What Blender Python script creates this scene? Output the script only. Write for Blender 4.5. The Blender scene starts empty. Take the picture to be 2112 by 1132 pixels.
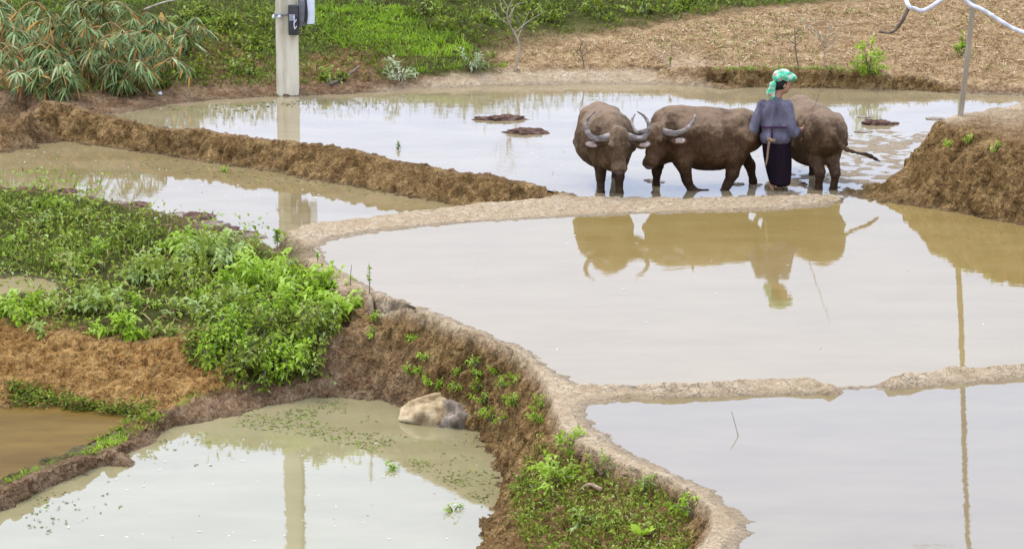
import bpy, math, random
import numpy as np
from mathutils import Vector, Matrix
from mathutils.geometry import delaunay_2d_cdt
from mathutils.bvhtree import BVHTree

SC = bpy.context.scene
COL = SC.collection
rng = np.random.default_rng(7)
random.seed(7)

# ------------------------------------------------------------------ camera, sky, sun, exposure
CAM_H, PITCH, FPX = 8.0, math.radians(12.6), 6600.0
cam_d = bpy.data.cameras.new("camera")
cam = bpy.data.objects.new("camera", cam_d)
COL.objects.link(cam)
cam.location = (0, 0, CAM_H)
cam.rotation_euler = (math.radians(90) - PITCH, 0, 0)
cam_d.sensor_width = 36
cam_d.lens = 36 * FPX / 2112
cam_d.clip_end = 3000
SC.camera = cam
SC.view_settings.view_transform = 'Standard'
SC.view_settings.look = 'None'
SC.view_settings.gamma = 1
SC.view_settings.exposure = 0.40

SUN_EL, SUN_AZ = math.radians(62), math.radians(-50)      # azimuth from +Y towards +X
world = bpy.data.worlds.new("World")
SC.world = world
world.use_nodes = True
wn, wl = world.node_tree.nodes, world.node_tree.links
for n in list(wn): wn.remove(n)
w_out = wn.new('ShaderNodeOutputWorld'); w_bg = wn.new('ShaderNodeBackground')
w_sky = wn.new('ShaderNodeTexSky'); w_sky.sky_type = 'NISHITA'; w_sky.sun_disc = False
w_sky.sun_elevation = SUN_EL; w_sky.sun_rotation = SUN_AZ
w_sky.dust_density = 4.0
w_hsv = wn.new('ShaderNodeHueSaturation'); w_hsv.inputs['Saturation'].default_value = 0.6
w_tc = wn.new('ShaderNodeTexCoord'); w_map = wn.new('ShaderNodeMapping'); w_map.inputs['Scale'].default_value = (1.6, 1.6, 6)
w_noi = wn.new('ShaderNodeTexNoise'); w_noi.inputs['Scale'].default_value = 2.2; w_noi.inputs['Detail'].default_value = 3
w_rmp = wn.new('ShaderNodeValToRGB')
w_rmp.color_ramp.elements[0].position = 0.3; w_rmp.color_ramp.elements[0].color = (0.66, 0.82, 1.17, 1)
w_rmp.color_ramp.elements[1].position = 0.7; w_rmp.color_ramp.elements[1].color = (0.79, 0.90, 1.22, 1)
w_mul = wn.new('ShaderNodeVectorMath'); w_mul.operation = 'SCALE'; w_mul.inputs['Scale'].default_value = 15.8
w_mix = wn.new('ShaderNodeMix'); w_mix.data_type = 'RGBA'; w_mix.inputs[0].default_value = 0.75
wl.new(w_sky.outputs[0], w_hsv.inputs['Color']); wl.new(w_tc.outputs['Generated'], w_map.inputs[0])
wl.new(w_map.outputs[0], w_noi.inputs['Vector']); wl.new(w_noi.outputs['Fac'], w_rmp.inputs[0])
w_sep = wn.new('ShaderNodeSeparateXYZ'); wl.new(w_tc.outputs['Generated'], w_sep.inputs[0])
w_grd = wn.new('ShaderNodeMapRange'); wl.new(w_sep.outputs[2], w_grd.inputs[0])
for _i, _v in ((1, .19), (2, .34), (3, 12.6), (4, 20.5)): w_grd.inputs[_i].default_value = _v
wl.new(w_grd.outputs[0], w_mul.inputs['Scale'])
wl.new(w_rmp.outputs[0], w_mul.inputs[0]); wl.new(w_hsv.outputs[0], w_mix.inputs[6]); wl.new(w_mul.outputs[0], w_mix.inputs[7])
wl.new(w_mix.outputs[2], w_bg.inputs['Color']); w_bg.inputs['Strength'].default_value = 0.12
wl.new(w_bg.outputs[0], w_out.inputs['Surface'])

sun_d = bpy.data.lights.new("sun", 'SUN'); sun = bpy.data.objects.new("sun", sun_d); COL.objects.link(sun)
sun_d.energy = 1.5; sun_d.angle = math.radians(14); sun_d.color = (1.0, 0.90, 0.74)
_sd = Vector((math.sin(SUN_AZ) * math.cos(SUN_EL), math.cos(SUN_AZ) * math.cos(SUN_EL), math.sin(SUN_EL)))
sun.rotation_euler = _sd.to_track_quat('Z', 'Y').to_euler()
sun.location = (0, 40, 30)

# ------------------------------------------------------------------ helpers: camera geometry
_c, _s = math.cos(PITCH), math.sin(PITCH)
CAMP = np.array([0, 0, CAM_H])
def ray(u, v):
    a = (u - 1056) / FPX; b = (566 - v) / FPX
    return np.array([a, _c + b * _s, -_s + b * _c])
def P(u, v, z):
    d = ray(u, v); t = (z - CAM_H) / d[2]
    return CAMP + d * t
def Q(u, v, y):
    d = ray(u, v); return CAMP + d * (y / d[1])
def proj(p):
    p = np.asarray(p, float) - CAMP
    f = p[..., 1] * _c - p[..., 2] * _s
    up = p[..., 1] * _s + p[..., 2] * _c
    return 1056 + FPX * p[..., 0] / f, 566 - FPX * up / f

# ------------------------------------------------------------------ helpers: noise
def _hash(ix, iy, iz, seed):
    h = (ix.astype(np.int64) * 374761393 + iy.astype(np.int64) * 668265263 + iz.astype(np.int64) * 2147483647 + seed * 974711) & 0xffffffff
    h = ((h ^ (h >> 13)) * 1274126177) & 0xffffffff
    h = h ^ (h >> 16)
    return (h & 0xffff) / 32767.5 - 1.0
def vnoise(p, scale, seed=0):
    q = np.asarray(p, float) * scale + 100.37
    i = np.floor(q); f = q - i; f = f * f * (3 - 2 * f)
    r = np.zeros(len(q))
    for dx in (0, 1):
        for dy in (0, 1):
            for dz in (0, 1):
                w = (f[:, 0] if dx else 1 - f[:, 0]) * (f[:, 1] if dy else 1 - f[:, 1]) * (f[:, 2] if dz else 1 - f[:, 2])
                r += w * _hash(i[:, 0] + dx, i[:, 1] + dy, i[:, 2] + dz, seed)
    return r
def fbm(p, scale, octs=3, seed=0):
    r = 0; a = 1.0; t = 0
    for k in range(octs):
        r = r + a * vnoise(p, scale * 2 ** k, seed + k * 17); t += a; a *= 0.55
    return r / t

# ------------------------------------------------------------------ helpers: objects
def tag(o, label=None, cat=None, group=None, kind=None):
    if label: o['label'] = label
    if cat: o['category'] = cat
    if group: o['group'] = group
    if kind: o['kind'] = kind
    return o
def empty(name, loc=(0, 0, 0), rz=0.0):
    o = bpy.data.objects.new(name, None); COL.objects.link(o)
    o.location = [float(c) for c in loc]; o.rotation_euler = (0, 0, rz); o.empty_display_size = 0.2
    return o
def mesh_obj(name, V, F, mat, parent=None, smooth=True, attrs=None, loc=None):
    me = bpy.data.meshes.new(name)
    V = np.asarray(V, np.float32)
    if isinstance(F, np.ndarray):
        n, k = F.shape
        me.vertices.add(len(V)); me.vertices.foreach_set('co', V.ravel())
        me.loops.add(n * k); me.loops.foreach_set('vertex_index', F.astype(np.int32).ravel())
        me.polygons.add(n); me.polygons.foreach_set('loop_start', np.arange(0, n * k, k, dtype=np.int32))
        me.update(calc_edges=True); me.validate()
    else:
        me.from_pydata([tuple(map(float, v)) for v in V], [], [tuple(int(i) for i in f) for f in F]); me.update()
    if attrs:
        for nm, val in attrs.items():
            val = np.asarray(val, np.float32)
            if val.ndim == 1:
                a = me.attributes.new(nm, 'FLOAT', 'POINT'); a.data.foreach_set('value', val)
            else:
                a = me.attributes.new(nm, 'FLOAT_VECTOR', 'POINT'); a.data.foreach_set('vector', val[:, :3].ravel())
    me.polygons.foreach_set('use_smooth', np.full(len(me.polygons), smooth))
    if mat: me.materials.append(mat)
    o = bpy.data.objects.new(name, me); COL.objects.link(o)
    if parent: o.parent = parent
    if loc is not None: o.location = [float(c) for c in loc]
    return o

class MB:                                   # collects shapes into one mesh
    def __init__(s): s.v = []; s.f = []; s.n = 0
    def add(s, V, F):
        V = np.asarray(V, float); s.v.append(V); s.f += [tuple(int(i) + s.n for i in f) for f in F]; s.n += len(V); return s
    def box(s, c, d, rot=None, bev=0.0):
        c = np.array(c, float); h = np.array(d, float) / 2
        if bev <= 0:
            V = np.array([[x, y, z] for x in (-1, 1) for y in (-1, 1) for z in (-1, 1)], float) * h
            F = [(0, 1, 3, 2), (4, 6, 7, 5), (0, 4, 5, 1), (2, 3, 7, 6), (0, 2, 6, 4), (1, 5, 7, 3)]
        else:
            import bmesh
            bm = bmesh.new(); bmesh.ops.create_cube(bm, size=1)
            for v in bm.verts: v.co = Vector((v.co.x * d[0], v.co.y * d[1], v.co.z * d[2]))
            bmesh.ops.bevel(bm, geom=list(bm.edges), offset=bev, segments=2, affect='EDGES', profile=0.6)
            bm.verts.index_update()
            V = np.array([v.co[:] for v in bm.verts]); F = [tuple(v.index for v in f.verts) for f in bm.faces]; bm.free()
        if rot is not None: V = V @ np.array(Matrix(rot).to_3x3()).T
        return s.add(V + c, F)
    def tube(s, pts, rad, n=8, cap=True):
        pts = np.asarray(pts, float); m = len(pts)
        rad = np.full(m, rad) if np.isscalar(rad) else np.asarray(rad, float)
        t = np.gradient(pts, axis=0); t /= np.linalg.norm(t, axis=1)[:, None] + 1e-9
        ref = np.array([0, 0, 1.0]) if abs(t[0, 2]) < 0.9 else np.array([1.0, 0, 0])
        V = []
        for i in range(m):
            a = ref - t[i] * (ref @ t[i]); a /= np.linalg.norm(a); ref = a; b = np.cross(t[i], a)
            for k in range(n):
                an = 2 * math.pi * k / n
                V.append(pts[i] + rad[i] * (a * math.cos(an) + b * math.sin(an)))
        F = [(i * n + k, i * n + (k + 1) % n, (i + 1) * n + (k + 1) % n, (i + 1) * n + k) for i in range(m - 1) for k in range(n)]
        if cap: F += [tuple(range(n))[::-1], tuple((m - 1) * n + k for k in range(n))]
        return s.add(V, F)
    def build(s, name, mat, parent=None, smooth=True, loc=None):
        V = np.concatenate(s.v)
        return mesh_obj(name, V, s.f, mat, parent, smooth, loc=loc)

def curve_pts(ctrl, n=24):                  # Catmull-Rom through control points
    c = np.asarray(ctrl, float); c = np.vstack([2 * c[0] - c[1], c, 2 * c[-1] - c[-2]])
    out = []; segs = len(c) - 3
    for i in range(n):
        t = i / (n - 1) * segs; k = min(int(t), segs - 1); t -= k
        a, b, d, e = c[k:k + 4]
        out.append(0.5 * ((2 * b) + (-a + d) * t + (2 * a - 5 * b + 4 * d - e) * t * t + (-a + 3 * b - 3 * d + e) * t ** 3))
    return np.array(out)

# ------------------------------------------------------------------ helpers: materials
def new_mat(name):
    m = bpy.data.materials.new(name); m.use_nodes = True
    nt = m.node_tree; b = nt.nodes['Principled BSDF']
    return m, nt, b
def node(nt, typ, **kw):
    n = nt.nodes.new(typ)
    for k, v in kw.items():
        if k.startswith('i_'): n.inputs[k[2:].replace('_', ' ')].default_value = v
        else: setattr(n, k, v)
    return n
def ramp(nt, fac, stops):
    r = nt.nodes.new('ShaderNodeValToRGB'); e = r.color_ramp.elements
    e[0].position, e[0].color = stops[0][0], (*stops[0][1], 1)
    e[1].position, e[1].color = stops[-1][0], (*stops[-1][1], 1)
    for p, c in stops[1:-1]:
        x = e.new(p); x.color = (*c, 1)
    nt.links.new(fac, r.inputs[0]); return r.outputs[0]
def noise(nt, scale, detail=4, vec=None, rough=0.6, stretch=None):
    n = node(nt, 'ShaderNodeTexNoise'); n.inputs['Scale'].default_value = scale; n.inputs['Detail'].default_value = detail; n.inputs['Roughness'].default_value = rough
    if vec is None:
        tc = node(nt, 'ShaderNodeTexCoord'); vec = tc.outputs['Object']
    if stretch:
        mp = node(nt, 'ShaderNodeMapping'); mp.inputs['Scale'].default_value = stretch
        nt.links.new(vec, mp.inputs[0]); vec = mp.outputs[0]
    nt.links.new(vec, n.inputs['Vector'])
    return n.outputs['Fac']
def mixc(nt, fac, a, b, mode='MIX'):
    m = node(nt, 'ShaderNodeMix', data_type='RGBA', blend_type=mode)
    for sock, val in ((m.inputs[0], fac), (m.inputs[6], a), (m.inputs[7], b)):
        if hasattr(val, 'is_linked') or hasattr(val, 'links'): nt.links.new(val, sock)
        else: sock.default_value = val if not isinstance(val, tuple) else (*val, 1)
    return m.outputs[2]
def math_(nt, op, a, b=None, clamp=False):
    m = node(nt, 'ShaderNodeMath', operation=op, use_clamp=clamp)
    for sock, val in ((m.inputs[0], a), (m.inputs[1], b)):
        if val is None: continue
        if hasattr(val, 'links'): nt.links.new(val, sock)
        else: sock.default_value = val
    return m.outputs[0]
def bump(nt, b, h, strength=0.5, dist=0.02):
    n = node(nt, 'ShaderNodeBump'); n.inputs['Strength'].default_value = strength; n.inputs['Distance'].default_value = dist
    nt.links.new(h, n.inputs['Height']); nt.links.new(n.outputs[0], b.inputs['Normal']); return n
def simple_mat(name, stops, scale=8, rough=0.8, bump_s=0.3, bump_scale=40, bump_d=0.01, stretch=None, detail=5):
    m, nt, b = new_mat(name)
    f = noise(nt, scale, detail, stretch=stretch)
    nt.links.new(ramp(nt, f, stops), b.inputs['Base Color'])
    b.inputs['Roughness'].default_value = rough
    b.inputs['Specular IOR Level'].default_value = 0.12
    if bump_s: bump(nt, b, noise(nt, bump_scale, 4, stretch=stretch), bump_s, bump_d)
    return m
def attr(nt, name, out='Fac'):
    a = node(nt, 'ShaderNodeAttribute'); a.attribute_name = name; return a.outputs[out]
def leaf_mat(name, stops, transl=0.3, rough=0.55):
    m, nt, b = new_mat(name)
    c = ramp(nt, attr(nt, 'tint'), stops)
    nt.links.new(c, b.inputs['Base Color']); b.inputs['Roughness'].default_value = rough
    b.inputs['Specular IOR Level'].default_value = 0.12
    t = node(nt, 'ShaderNodeBsdfTranslucent'); nt.links.new(c, t.inputs['Color'])
    mx = node(nt, 'ShaderNodeMixShader'); mx.inputs[0].default_value = transl
    out = nt.nodes['Material Output']
    nt.links.new(b.outputs[0], mx.inputs[1]); nt.links.new(t.outputs[0], mx.inputs[2]); nt.links.new(mx.outputs[0], out.inputs['Surface'])
    return m

# ------------------------------------------------------------------ terrain: break lines -> TIN -> refined displaced mesh
ZU, ZL, ZM, ZF, ZP, ZB, ZT = 0.0, -0.27, 0.004, 0.007, -0.90, -0.88, -0.43
LX, RX = -600, 2700                         # off-frame ends of the lines
TAGS = ['pale', 'dark', 'straw', 'green', 'orange']      # anything else: plain brown mud
FV = []; FE = []; FT = []; FL = []; FBED = []
def fadd(p, tg, lab, bed=0.0):
    FV.append(np.asarray(p, float)); FT.append(tg); FL.append(lab); FBED.append(bed); return len(FV) - 1
def fline(pts, tg, lab, close=False):       # pts: world points
    ids = [fadd(p, tg[i] if isinstance(tg, list) else tg, lab) for i, p in enumerate(pts)]
    FE.extend(zip(ids[:-1], ids[1:]))
    if close: FE.append((ids[-1], ids[0]))
    return [FV[i] for i in ids]
def dens(px, step=45):                      # densify a pixel polyline (u, v, z)
    px = np.asarray(px, float); out = [px[0]]
    for a, b in zip(px[:-1], px[1:]):
        n = max(1, int(np.hypot(*(b - a)[:2]) / step))
        if np.hypot(*(b - a)[:2]) > 500: n = 1
        for k in range(1, n + 1): out.append(a + (b - a) * k / n)
    return np.array(out)
def pl(px, z=None):
    px = [(a[0], a[1], z if len(a) == 2 else a[2]) for a in px]
    return [P(*q) for q in dens(px)]
def off(pts, d, z):                         # horizontal offset to the left of travel
    p = np.array(pts); t = np.gradient(p[:, :2], axis=0); t /= np.linalg.norm(t, axis=1)[:, None] + 1e-9
    n = np.stack([-t[:, 1], t[:, 0]], 1)
    q = p.copy(); q[:, :2] += n * d; q[:, 2] = z
    return list(q)

# dark bund between the upper pool and the left pool
D_c = pl([(LX, 232, .0), (0, 270, .0), (40, 258, .05), (62, 232, .16), (94, 210, .24), (140, 217, .2), (200, 236, .12), (280, 256, .07), (352, 270, .07), (364, 274, .0), (374, 279, -.05), (390, 280, -.05), (396, 273, .0), (404, 267, .09),
          (500, 285, .08), (620, 296, .08), (700, 307, .08), (800, 330, .07), (900, 350, .06), (1000, 364, .06), (1100, 386, .05), (1165, 400, .05)])
D_t = pl([(LX, 262), (20, 286), (130, 292), (250, 307), (380, 327), (470, 342), (600, 362), (700, 380), (800, 399), (870, 411), (940, 424), (1000, 432), (1080, 437), (1140, 439)], ZL)
D_c2 = off(D_c, .10, 0); D_c2 = [np.array([a[0], a[1], b[2] - .005]) for a, b in zip(D_c2, D_c)]
D_b = [p for p in off(D_c, .22, ZU) if proj(p)[0] > 190]
fline(D_c, 'dark', 'D'); fline(D_t, 'dark', 'D'); fline(D_c2, 'brown', 'D'); fline(D_b, 'brown', 'D')
# pale bund: left pool / upper pool on its far side, middle pool on its near side
C_b = pl([(596, 476), (620, 465), (650, 458), (750, 450), (850, 436), (950, 423), (1050, 413), (1130, 405), (1200, 403), (1300, 406), (1400, 409), (1500, 406), (1600, 403), (1700, 400), (1731, 404)], .06)
C_f = pl([(612, 492), (650, 476), (750, 462), (850, 450), (950, 438), (1050, 430), (1130, 424), (1200, 421), (1300, 421), (1400, 422), (1500, 419), (1600, 416), (1700, 411), (1735, 410)], .045)
C_t = pl([(655, 512), (700, 492), (800, 477), (900, 467), (1000, 459), (1100, 454), (1200, 448), (1300, 443), (1400, 441), (1500, 438), (1616, 433), (1700, 425), (1742, 416)], ZM)
C_k = off(C_b, .20, ZU); C_k = [np.array([p[0], p[1], ZU if proj(p)[0] > 1172 else ZL]) for p in C_k]
fline(C_b, 'pale', 'C'); fline(C_f, 'pale', 'C'); fline(C_t, 'pale', 'C'); fline(C_k, 'pale', 'C')
# tall right bank
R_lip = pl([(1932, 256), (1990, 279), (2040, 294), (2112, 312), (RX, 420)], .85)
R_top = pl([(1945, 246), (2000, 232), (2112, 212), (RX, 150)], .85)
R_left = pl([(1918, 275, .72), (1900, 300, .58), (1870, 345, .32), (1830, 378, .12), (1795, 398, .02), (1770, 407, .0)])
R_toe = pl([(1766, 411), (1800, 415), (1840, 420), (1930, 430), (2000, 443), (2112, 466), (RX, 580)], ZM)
R_back = [p + np.array([-.0, .55, 0]) for p in R_top]; R_back = [np.array([p[0], p[1], ZU]) for p in R_back]
R_lb = [np.array([p[0] - .10, p[1] + .32, ZU - .004]) for p in R_left]
SILL = [C_b[-1] + np.array([.05, .02, -.10]), R_left[-1] + np.array([-.03, .0, -.04])]
fline(SILL, 'pale', 'C')
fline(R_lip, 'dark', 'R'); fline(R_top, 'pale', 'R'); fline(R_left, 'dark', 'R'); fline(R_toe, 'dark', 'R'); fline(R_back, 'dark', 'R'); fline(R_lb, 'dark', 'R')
# bund between the middle pool and the front pool, two pieces with a gap
E_c = pl([(1205, 789), (1300, 792), (1400, 791), (1500, 786), (1580, 779), (1650, 779), (1680, 782), (1712, 789), (1730, 797, .02)], .105)
E_f = pl([(1212, 806), (1300, 802), (1400, 801), (1500, 797), (1600, 792), (1690, 795), (1722, 799, .03)], .065)
E_t = pl([(1222, 834), (1300, 826), (1400, 820), (1500, 818), (1608, 816), (1690, 811), (1736, 804)], ZF)
E_k = off(E_c, .16, ZM)
fline(E_c, 'pale', 'E'); fline(E_f, 'pale', 'E'); fline(E_t, 'pale', 'E'); fline(E_k, 'pale', 'E')
G_c = pl([(1818, 792, .02), (1832, 777), (1860, 771), (1954, 758), (2092, 749), (2112, 748), (RX, 700)], .115)
G_f = pl([(1826, 797, .03), (1842, 786), (1954, 772), (2092, 760), (2112, 758), (RX, 712)], .075)
G_t = pl([(1816, 804), (1842, 804), (1989, 793), (2092, 781), (2112, 779), (RX, 735)], ZF)
G_k = off(G_c, .2, ZM)
for _u in (1752, 1764, 1776, 1788, 1800):
    for _v in (790, 796, 801, 806): fadd(P(_u, _v, ZM - .10), 'brown', 'X', 0)
fline(G_c, 'pale', 'G'); fline(G_f, 'pale', 'G'); fline(G_t, 'pale', 'G'); fline(G_k, 'pale', 'G')
# the long earth wall above the lower pond
W_i = pl([(668, 528), (690, 546), (724, 570), (764, 592), (800, 607), (860, 630), (930, 657), (1000, 684), (1060, 708), (1110, 740), (1150, 768), (1172, 780)], ZM)
W_ic = pl([(650, 530), (682, 556), (715, 579), (760, 600), (800, 614), (860, 638), (930, 664), (1000, 691), (1056, 715), (1104, 746), (1138, 775), (1160, 800)], .042)
W_o = pl([(634, 535), (660, 562), (700, 588), (767, 612), (834, 632), (901, 656), (952, 676), (1002, 692), (1052, 716), (1092, 745), (1116, 776), (1130, 800), (1147, 840), (1161, 880), (1202, 911), (1254, 941), (1306, 962),
          (1375, 982), (1436, 1015), (1468, 1050), (1472, 1085), (1440, 1125), (1400, 1200), (1370, 1330), (1350, 1500)], .032)
W_fi = pl([(1180, 815, .045), (1186, 850, .034), (1212, 884, .034), (1250, 914, .034), (1310, 950, .034), (1390, 984, .034), (1450, 1010, .034), (1490, 1050, .034), (1510, 1085, .034), (1490, 1130, .034), (1470, 1200, .034), (1460, 1500, .034)])
W_f = pl([(1206, 840), (1212, 858), (1240, 887), (1272, 915), (1323, 944), (1393, 977), (1421, 992), (1469, 1012), (1506, 1044), (1549, 1076), (1553, 1098), (1530, 1120), (1505, 1170), (1500, 1500)], ZF)
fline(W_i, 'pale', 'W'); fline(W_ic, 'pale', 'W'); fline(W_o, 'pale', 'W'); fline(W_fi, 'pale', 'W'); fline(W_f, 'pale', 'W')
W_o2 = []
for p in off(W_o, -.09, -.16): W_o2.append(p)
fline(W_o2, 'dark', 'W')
# lower pond shore (clockwise from the left), bund at its left
P_l = pl([(LX, 1320), (21, 1047), (87, 1010), (139, 989), (208, 962), (256, 938), (284, 913), (333, 889), (357, 879), (416, 871), (485, 858), (554, 838), (640, 821)], ZP)
P_r = pl([(700, 820), (787, 827), (832, 838), (900, 862), (987, 890), (1005, 922), (1029, 962), (1037, 985), (1034, 1017), (1026, 1045), (1001, 1083), (991, 1121), (970, 1200), (940, 1500)], ZP)
fline(P_l, 'brown', 'H'); fline(P_r, ['brown' if proj(p)[0] < 850 and proj(p)[1] < 845 else 'dark' for p in P_r], 'W')
fline(pl([(672, 700, -.35), (720, 690, -.38), (780, 700, -.45), (815, 740, -.62)]), 'brown', 'W')
H_c = pl([(LX, 1270), (20, 1005), (120, 960), (220, 925), (290, 880), (350, 846), (440, 814), (560, 794), (650, 788)], -.74)
B_n = pl([(LX, 1220), (0, 992), (60, 965), (140, 930), (190, 905), (240, 880), (275, 862)], ZB)
B_f = pl([(LX, 836), (0, 836), (100, 838), (180, 845), (240, 850), (265, 852)], ZB)
fline(H_c, 'brown', 'H'); fline(B_n, 'green', 'H'); fline(B_f, 'orange', 'K')
K_t = pl([(310, 848), (400, 815), (520, 792), (640, 780), (676, 780)], -.72); fline(K_t, ['orange' if proj(p)[0] < 500 else 'brown' for p in K_t], 'K')
# left ledge
K_c = pl([(LX, 640, -.44), (0, 668, -.46), (60, 682, -.48), (150, 702, -.50), (220, 714, -.52), (300, 716, -.52), (410, 700, -.48), (480, 702, -.46), (560, 690, -.42), (640, 660, -.28), (700, 640, -.17), (738, 625, -.10)])
fline(K_c, ['orange' if proj(p)[0] < 560 else 'brown' for p in K_c], 'K')
K_m = pl([(LX, 620, -.43), (0, 640, -.44), (100, 650, -.44), (200, 670, -.46), (300, 680, -.45), (400, 660, -.40), (520, 650, -.34), (620, 620, -.19), (668, 590, -.08)]); fline(K_m, 'green', 'K')
T_poly = pl([(LX, 568), (0, 570), (105, 573), (124, 588), (108, 603), (0, 608), (LX, 610)], ZT); fline(T_poly, 'green', 'K')
L_n = pl([(LX, 366), (0, 386), (100, 396), (230, 416), (300, 434), (400, 450), (450, 468), (520, 492), (556, 512)], ZL); fline(L_n, 'brown', 'N')
N_c = pl([(LX, 376), (0, 395), (100, 404), (230, 426), (300, 450), (352, 480), (420, 496), (520, 512), (580, 528)], -.17); fline(N_c, 'green', 'N')
K_u = pl([(LX, 480, -.32), (0, 490, -.32), (150, 500, -.32), (300, 530, -.34), (450, 555, -.30), (560, 560, -.18)]); fline(K_u, 'green', 'K')
# far shore of the upper pool and the land behind
S_f = pl([(212, 240), (240, 235), (310, 224), (370, 214), (450, 206), (560, 200), (620, 198), (700, 195), (800, 190), (900, 183), (1000, 179), (1100, 176), (1200, 174), (1300, 174), (1400, 176), (1455, 179), (1480, 180), (1600, 181), (1700, 182),
          (1800, 184), (1900, 188), (1945, 191), (2000, 195), (2112, 198), (RX, 210)], ZU)
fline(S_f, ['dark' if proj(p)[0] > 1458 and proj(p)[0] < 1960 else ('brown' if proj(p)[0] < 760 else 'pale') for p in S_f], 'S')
G0 = pl([(LX, 180, .1), (20, 200, .12), (180, 211, .08), (240, 217, .05), (330, 200, .08), (450, 189, .08), (560, 186, .08), (620, 184, .08), (700, 180, .08), (780, 173, .09), (870, 164, .11), (1000, 157, .12), (1100, 152, .13), (1200, 149, .14),
         (1300, 147, .15), (1400, 148, .15), (1452, 150, .15)])
fline(G0, ['brown' if proj(p)[0] < 880 else 'pale' for p in G0], 'S')
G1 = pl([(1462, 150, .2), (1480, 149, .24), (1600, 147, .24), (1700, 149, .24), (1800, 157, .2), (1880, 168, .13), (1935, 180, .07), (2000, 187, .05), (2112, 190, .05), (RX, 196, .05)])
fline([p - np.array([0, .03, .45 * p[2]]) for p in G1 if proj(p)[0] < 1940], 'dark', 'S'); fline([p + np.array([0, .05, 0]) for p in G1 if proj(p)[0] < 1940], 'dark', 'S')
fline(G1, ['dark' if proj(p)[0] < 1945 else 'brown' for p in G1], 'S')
fline(pl([(1100, 138, .2), (1300, 134, .22), (1470, 138, .28), (1600, 136, .29), (1720, 138, .29), (1820, 146, .26), (1900, 158, .2), (1950, 168, .14), (2112, 174, .14), (RX, 178, .14)]), 'straw', 'S')
_g = pl([(LX, 110, .3), (200, 125, .3), (400, 118, .3), (560, 110, .3), (700, 128, .26), (800, 146, .2), (900, 148, .18)]); fline(_g, ['orange' if 150 < proj(p)[0] < 330 else ('dark' if 380 < proj(p)[0] < 520 or 640 < proj(p)[0] < 780 else 'green') for p in _g], 'S')
fline(pl([(LX, 20, .6), (200, 35, .6), (350, 45, .58), (600, 48, .58), (750, 40, .6), (850, 68, .5), (930, 112, .32), (1010, 140, .22)]), 'green', 'S')
fline(pl([(1030, 118, .28), (1150, 92, .36), (1300, 70, .41), (1420, 48, .45), (1550, 26, .5), (1750, 10, .54), (2000, -10, .58), (RX, -40, .6)]), 'straw', 'S')
fline(pl([(900, 30, .62), (1000, 60, .62), (1150, 55, .47), (1300, 35, .52), (1420, 15, .55), (1550, 0, .52), (1750, -15, .56), (2000, -40, .61), (RX, -70, .74)]), 'green', 'S')
for x in np.linspace(-14, 14, 8): fadd((x, 58 + .1 * abs(x), 1.2), 'green', 'X')
for x in np.linspace(-40, 40, 7): fadd((x, 85, 3.0), 'green', 'X')
for x in (-300, -150, 0, 150, 300): fadd((x, 300, 13.0 + 3 * math.cos(x)), 'green', 'X')
for x in (-1500, -600, 0, 600, 1500): fadd((x, 1800, 60.0), 'green', 'X')
for x in (-60, 60):
    for y in (10, 30, 45): fadd((x, y, -1.2 + .04 * y), 'green', 'X')
for x in (-1500, 1500): fadd((x, -200, 0), 'green', 'X'); fadd((x, 300, 10), 'green', 'X')
for x in (-20, 0, 20): fadd((x, 14, -1.4), 'green', 'X'); fadd((x * 10, -200, -1), 'green', 'X')

# pool outlines (world xy)
def inpoly(pts, poly):
    x, y = pts[:, 0], pts[:, 1]; r = np.zeros(len(pts), bool); q = np.asarray(poly)
    j = len(q) - 1
    for i in range(len(q)):
        xi, yi = q[i][:2]; xj, yj = q[j][:2]
        c = ((yi > y) != (yj > y)) & (x < (xj - xi) * (y - yi) / (yj - yi + 1e-12) + xi)
        r ^= c; j = i
    return r
def pdist(pts, poly, close=True):
    q = np.asarray(poly)[:, :2]; d = np.full(len(pts), 1e9)
    n = len(q) if close else len(q) - 1
    for i in range(n):
        a = q[i]; b = q[(i + 1) % len(q)]; ab = b - a
        t = np.clip(((pts[:, :2] - a) @ ab) / (ab @ ab + 1e-12), 0, 1)
        d = np.minimum(d, np.linalg.norm(pts[:, :2] - (a + t[:, None] * ab), axis=1))
    return d
Cku = [p for p in C_k if proj(p)[0] > 1172]; Ckl = [p for p in C_k if proj(p)[0] <= 1172]
POOLS = {
    'U': (ZU, S_f + R_back[::-1] + R_lb[::1] + [SILL[1] - np.array([0, .30, 0]), SILL[0] - np.array([0, .30, 0])] + Cku[::-1] + D_b[::-1]),
    'L': (ZL, D_t + Ckl[::-1] + L_n[::-1]),
    'M': (ZM, C_t + R_toe + G_k[::-1] + [P(1824, 812, ZM), P(1728, 812, ZM)] + E_k[::-1] + W_i[::-1]),
    'F': (ZF, E_t + G_t + [P(RX, 1500, ZF)] + W_f[::-1]),
    'P': (ZP, P_l + P_r),
    'B': (ZB, B_f + B_n[::-1]),
    'T': (ZT, T_poly),
}
for nm, (z, poly) in POOLS.items():
    q = np.array(poly); lo, hi = q[:, :2].min(0), q[:, :2].max(0)
    st = 0.35 if nm == 'U' else 0.45
    gx, gy = np.meshgrid(np.arange(max(lo[0], -14), min(hi[0], 14), st), np.arange(lo[1], hi[1], st))
    pts = np.stack([gx.ravel(), gy.ravel()], 1); pts += rng.uniform(-.08, .08, pts.shape)
    pts = pts[inpoly(pts, poly)]; pts = pts[pdist(pts, poly) > .14]
    for p in pts:
        if nm == 'U':
            u, v = proj((p[0], p[1], 0.0))
            k = np.clip((u - 1120) / 500, 0, 1) * np.clip((v - 215) / 60, 0, 1)
            dz = -.10 + .100 * k
            fadd((p[0], p[1], dz), 'pale', 'U', .5 if k > .05 else 1)
        else: fadd((p[0], p[1], z - .13), 'brown', nm, 1)

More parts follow.
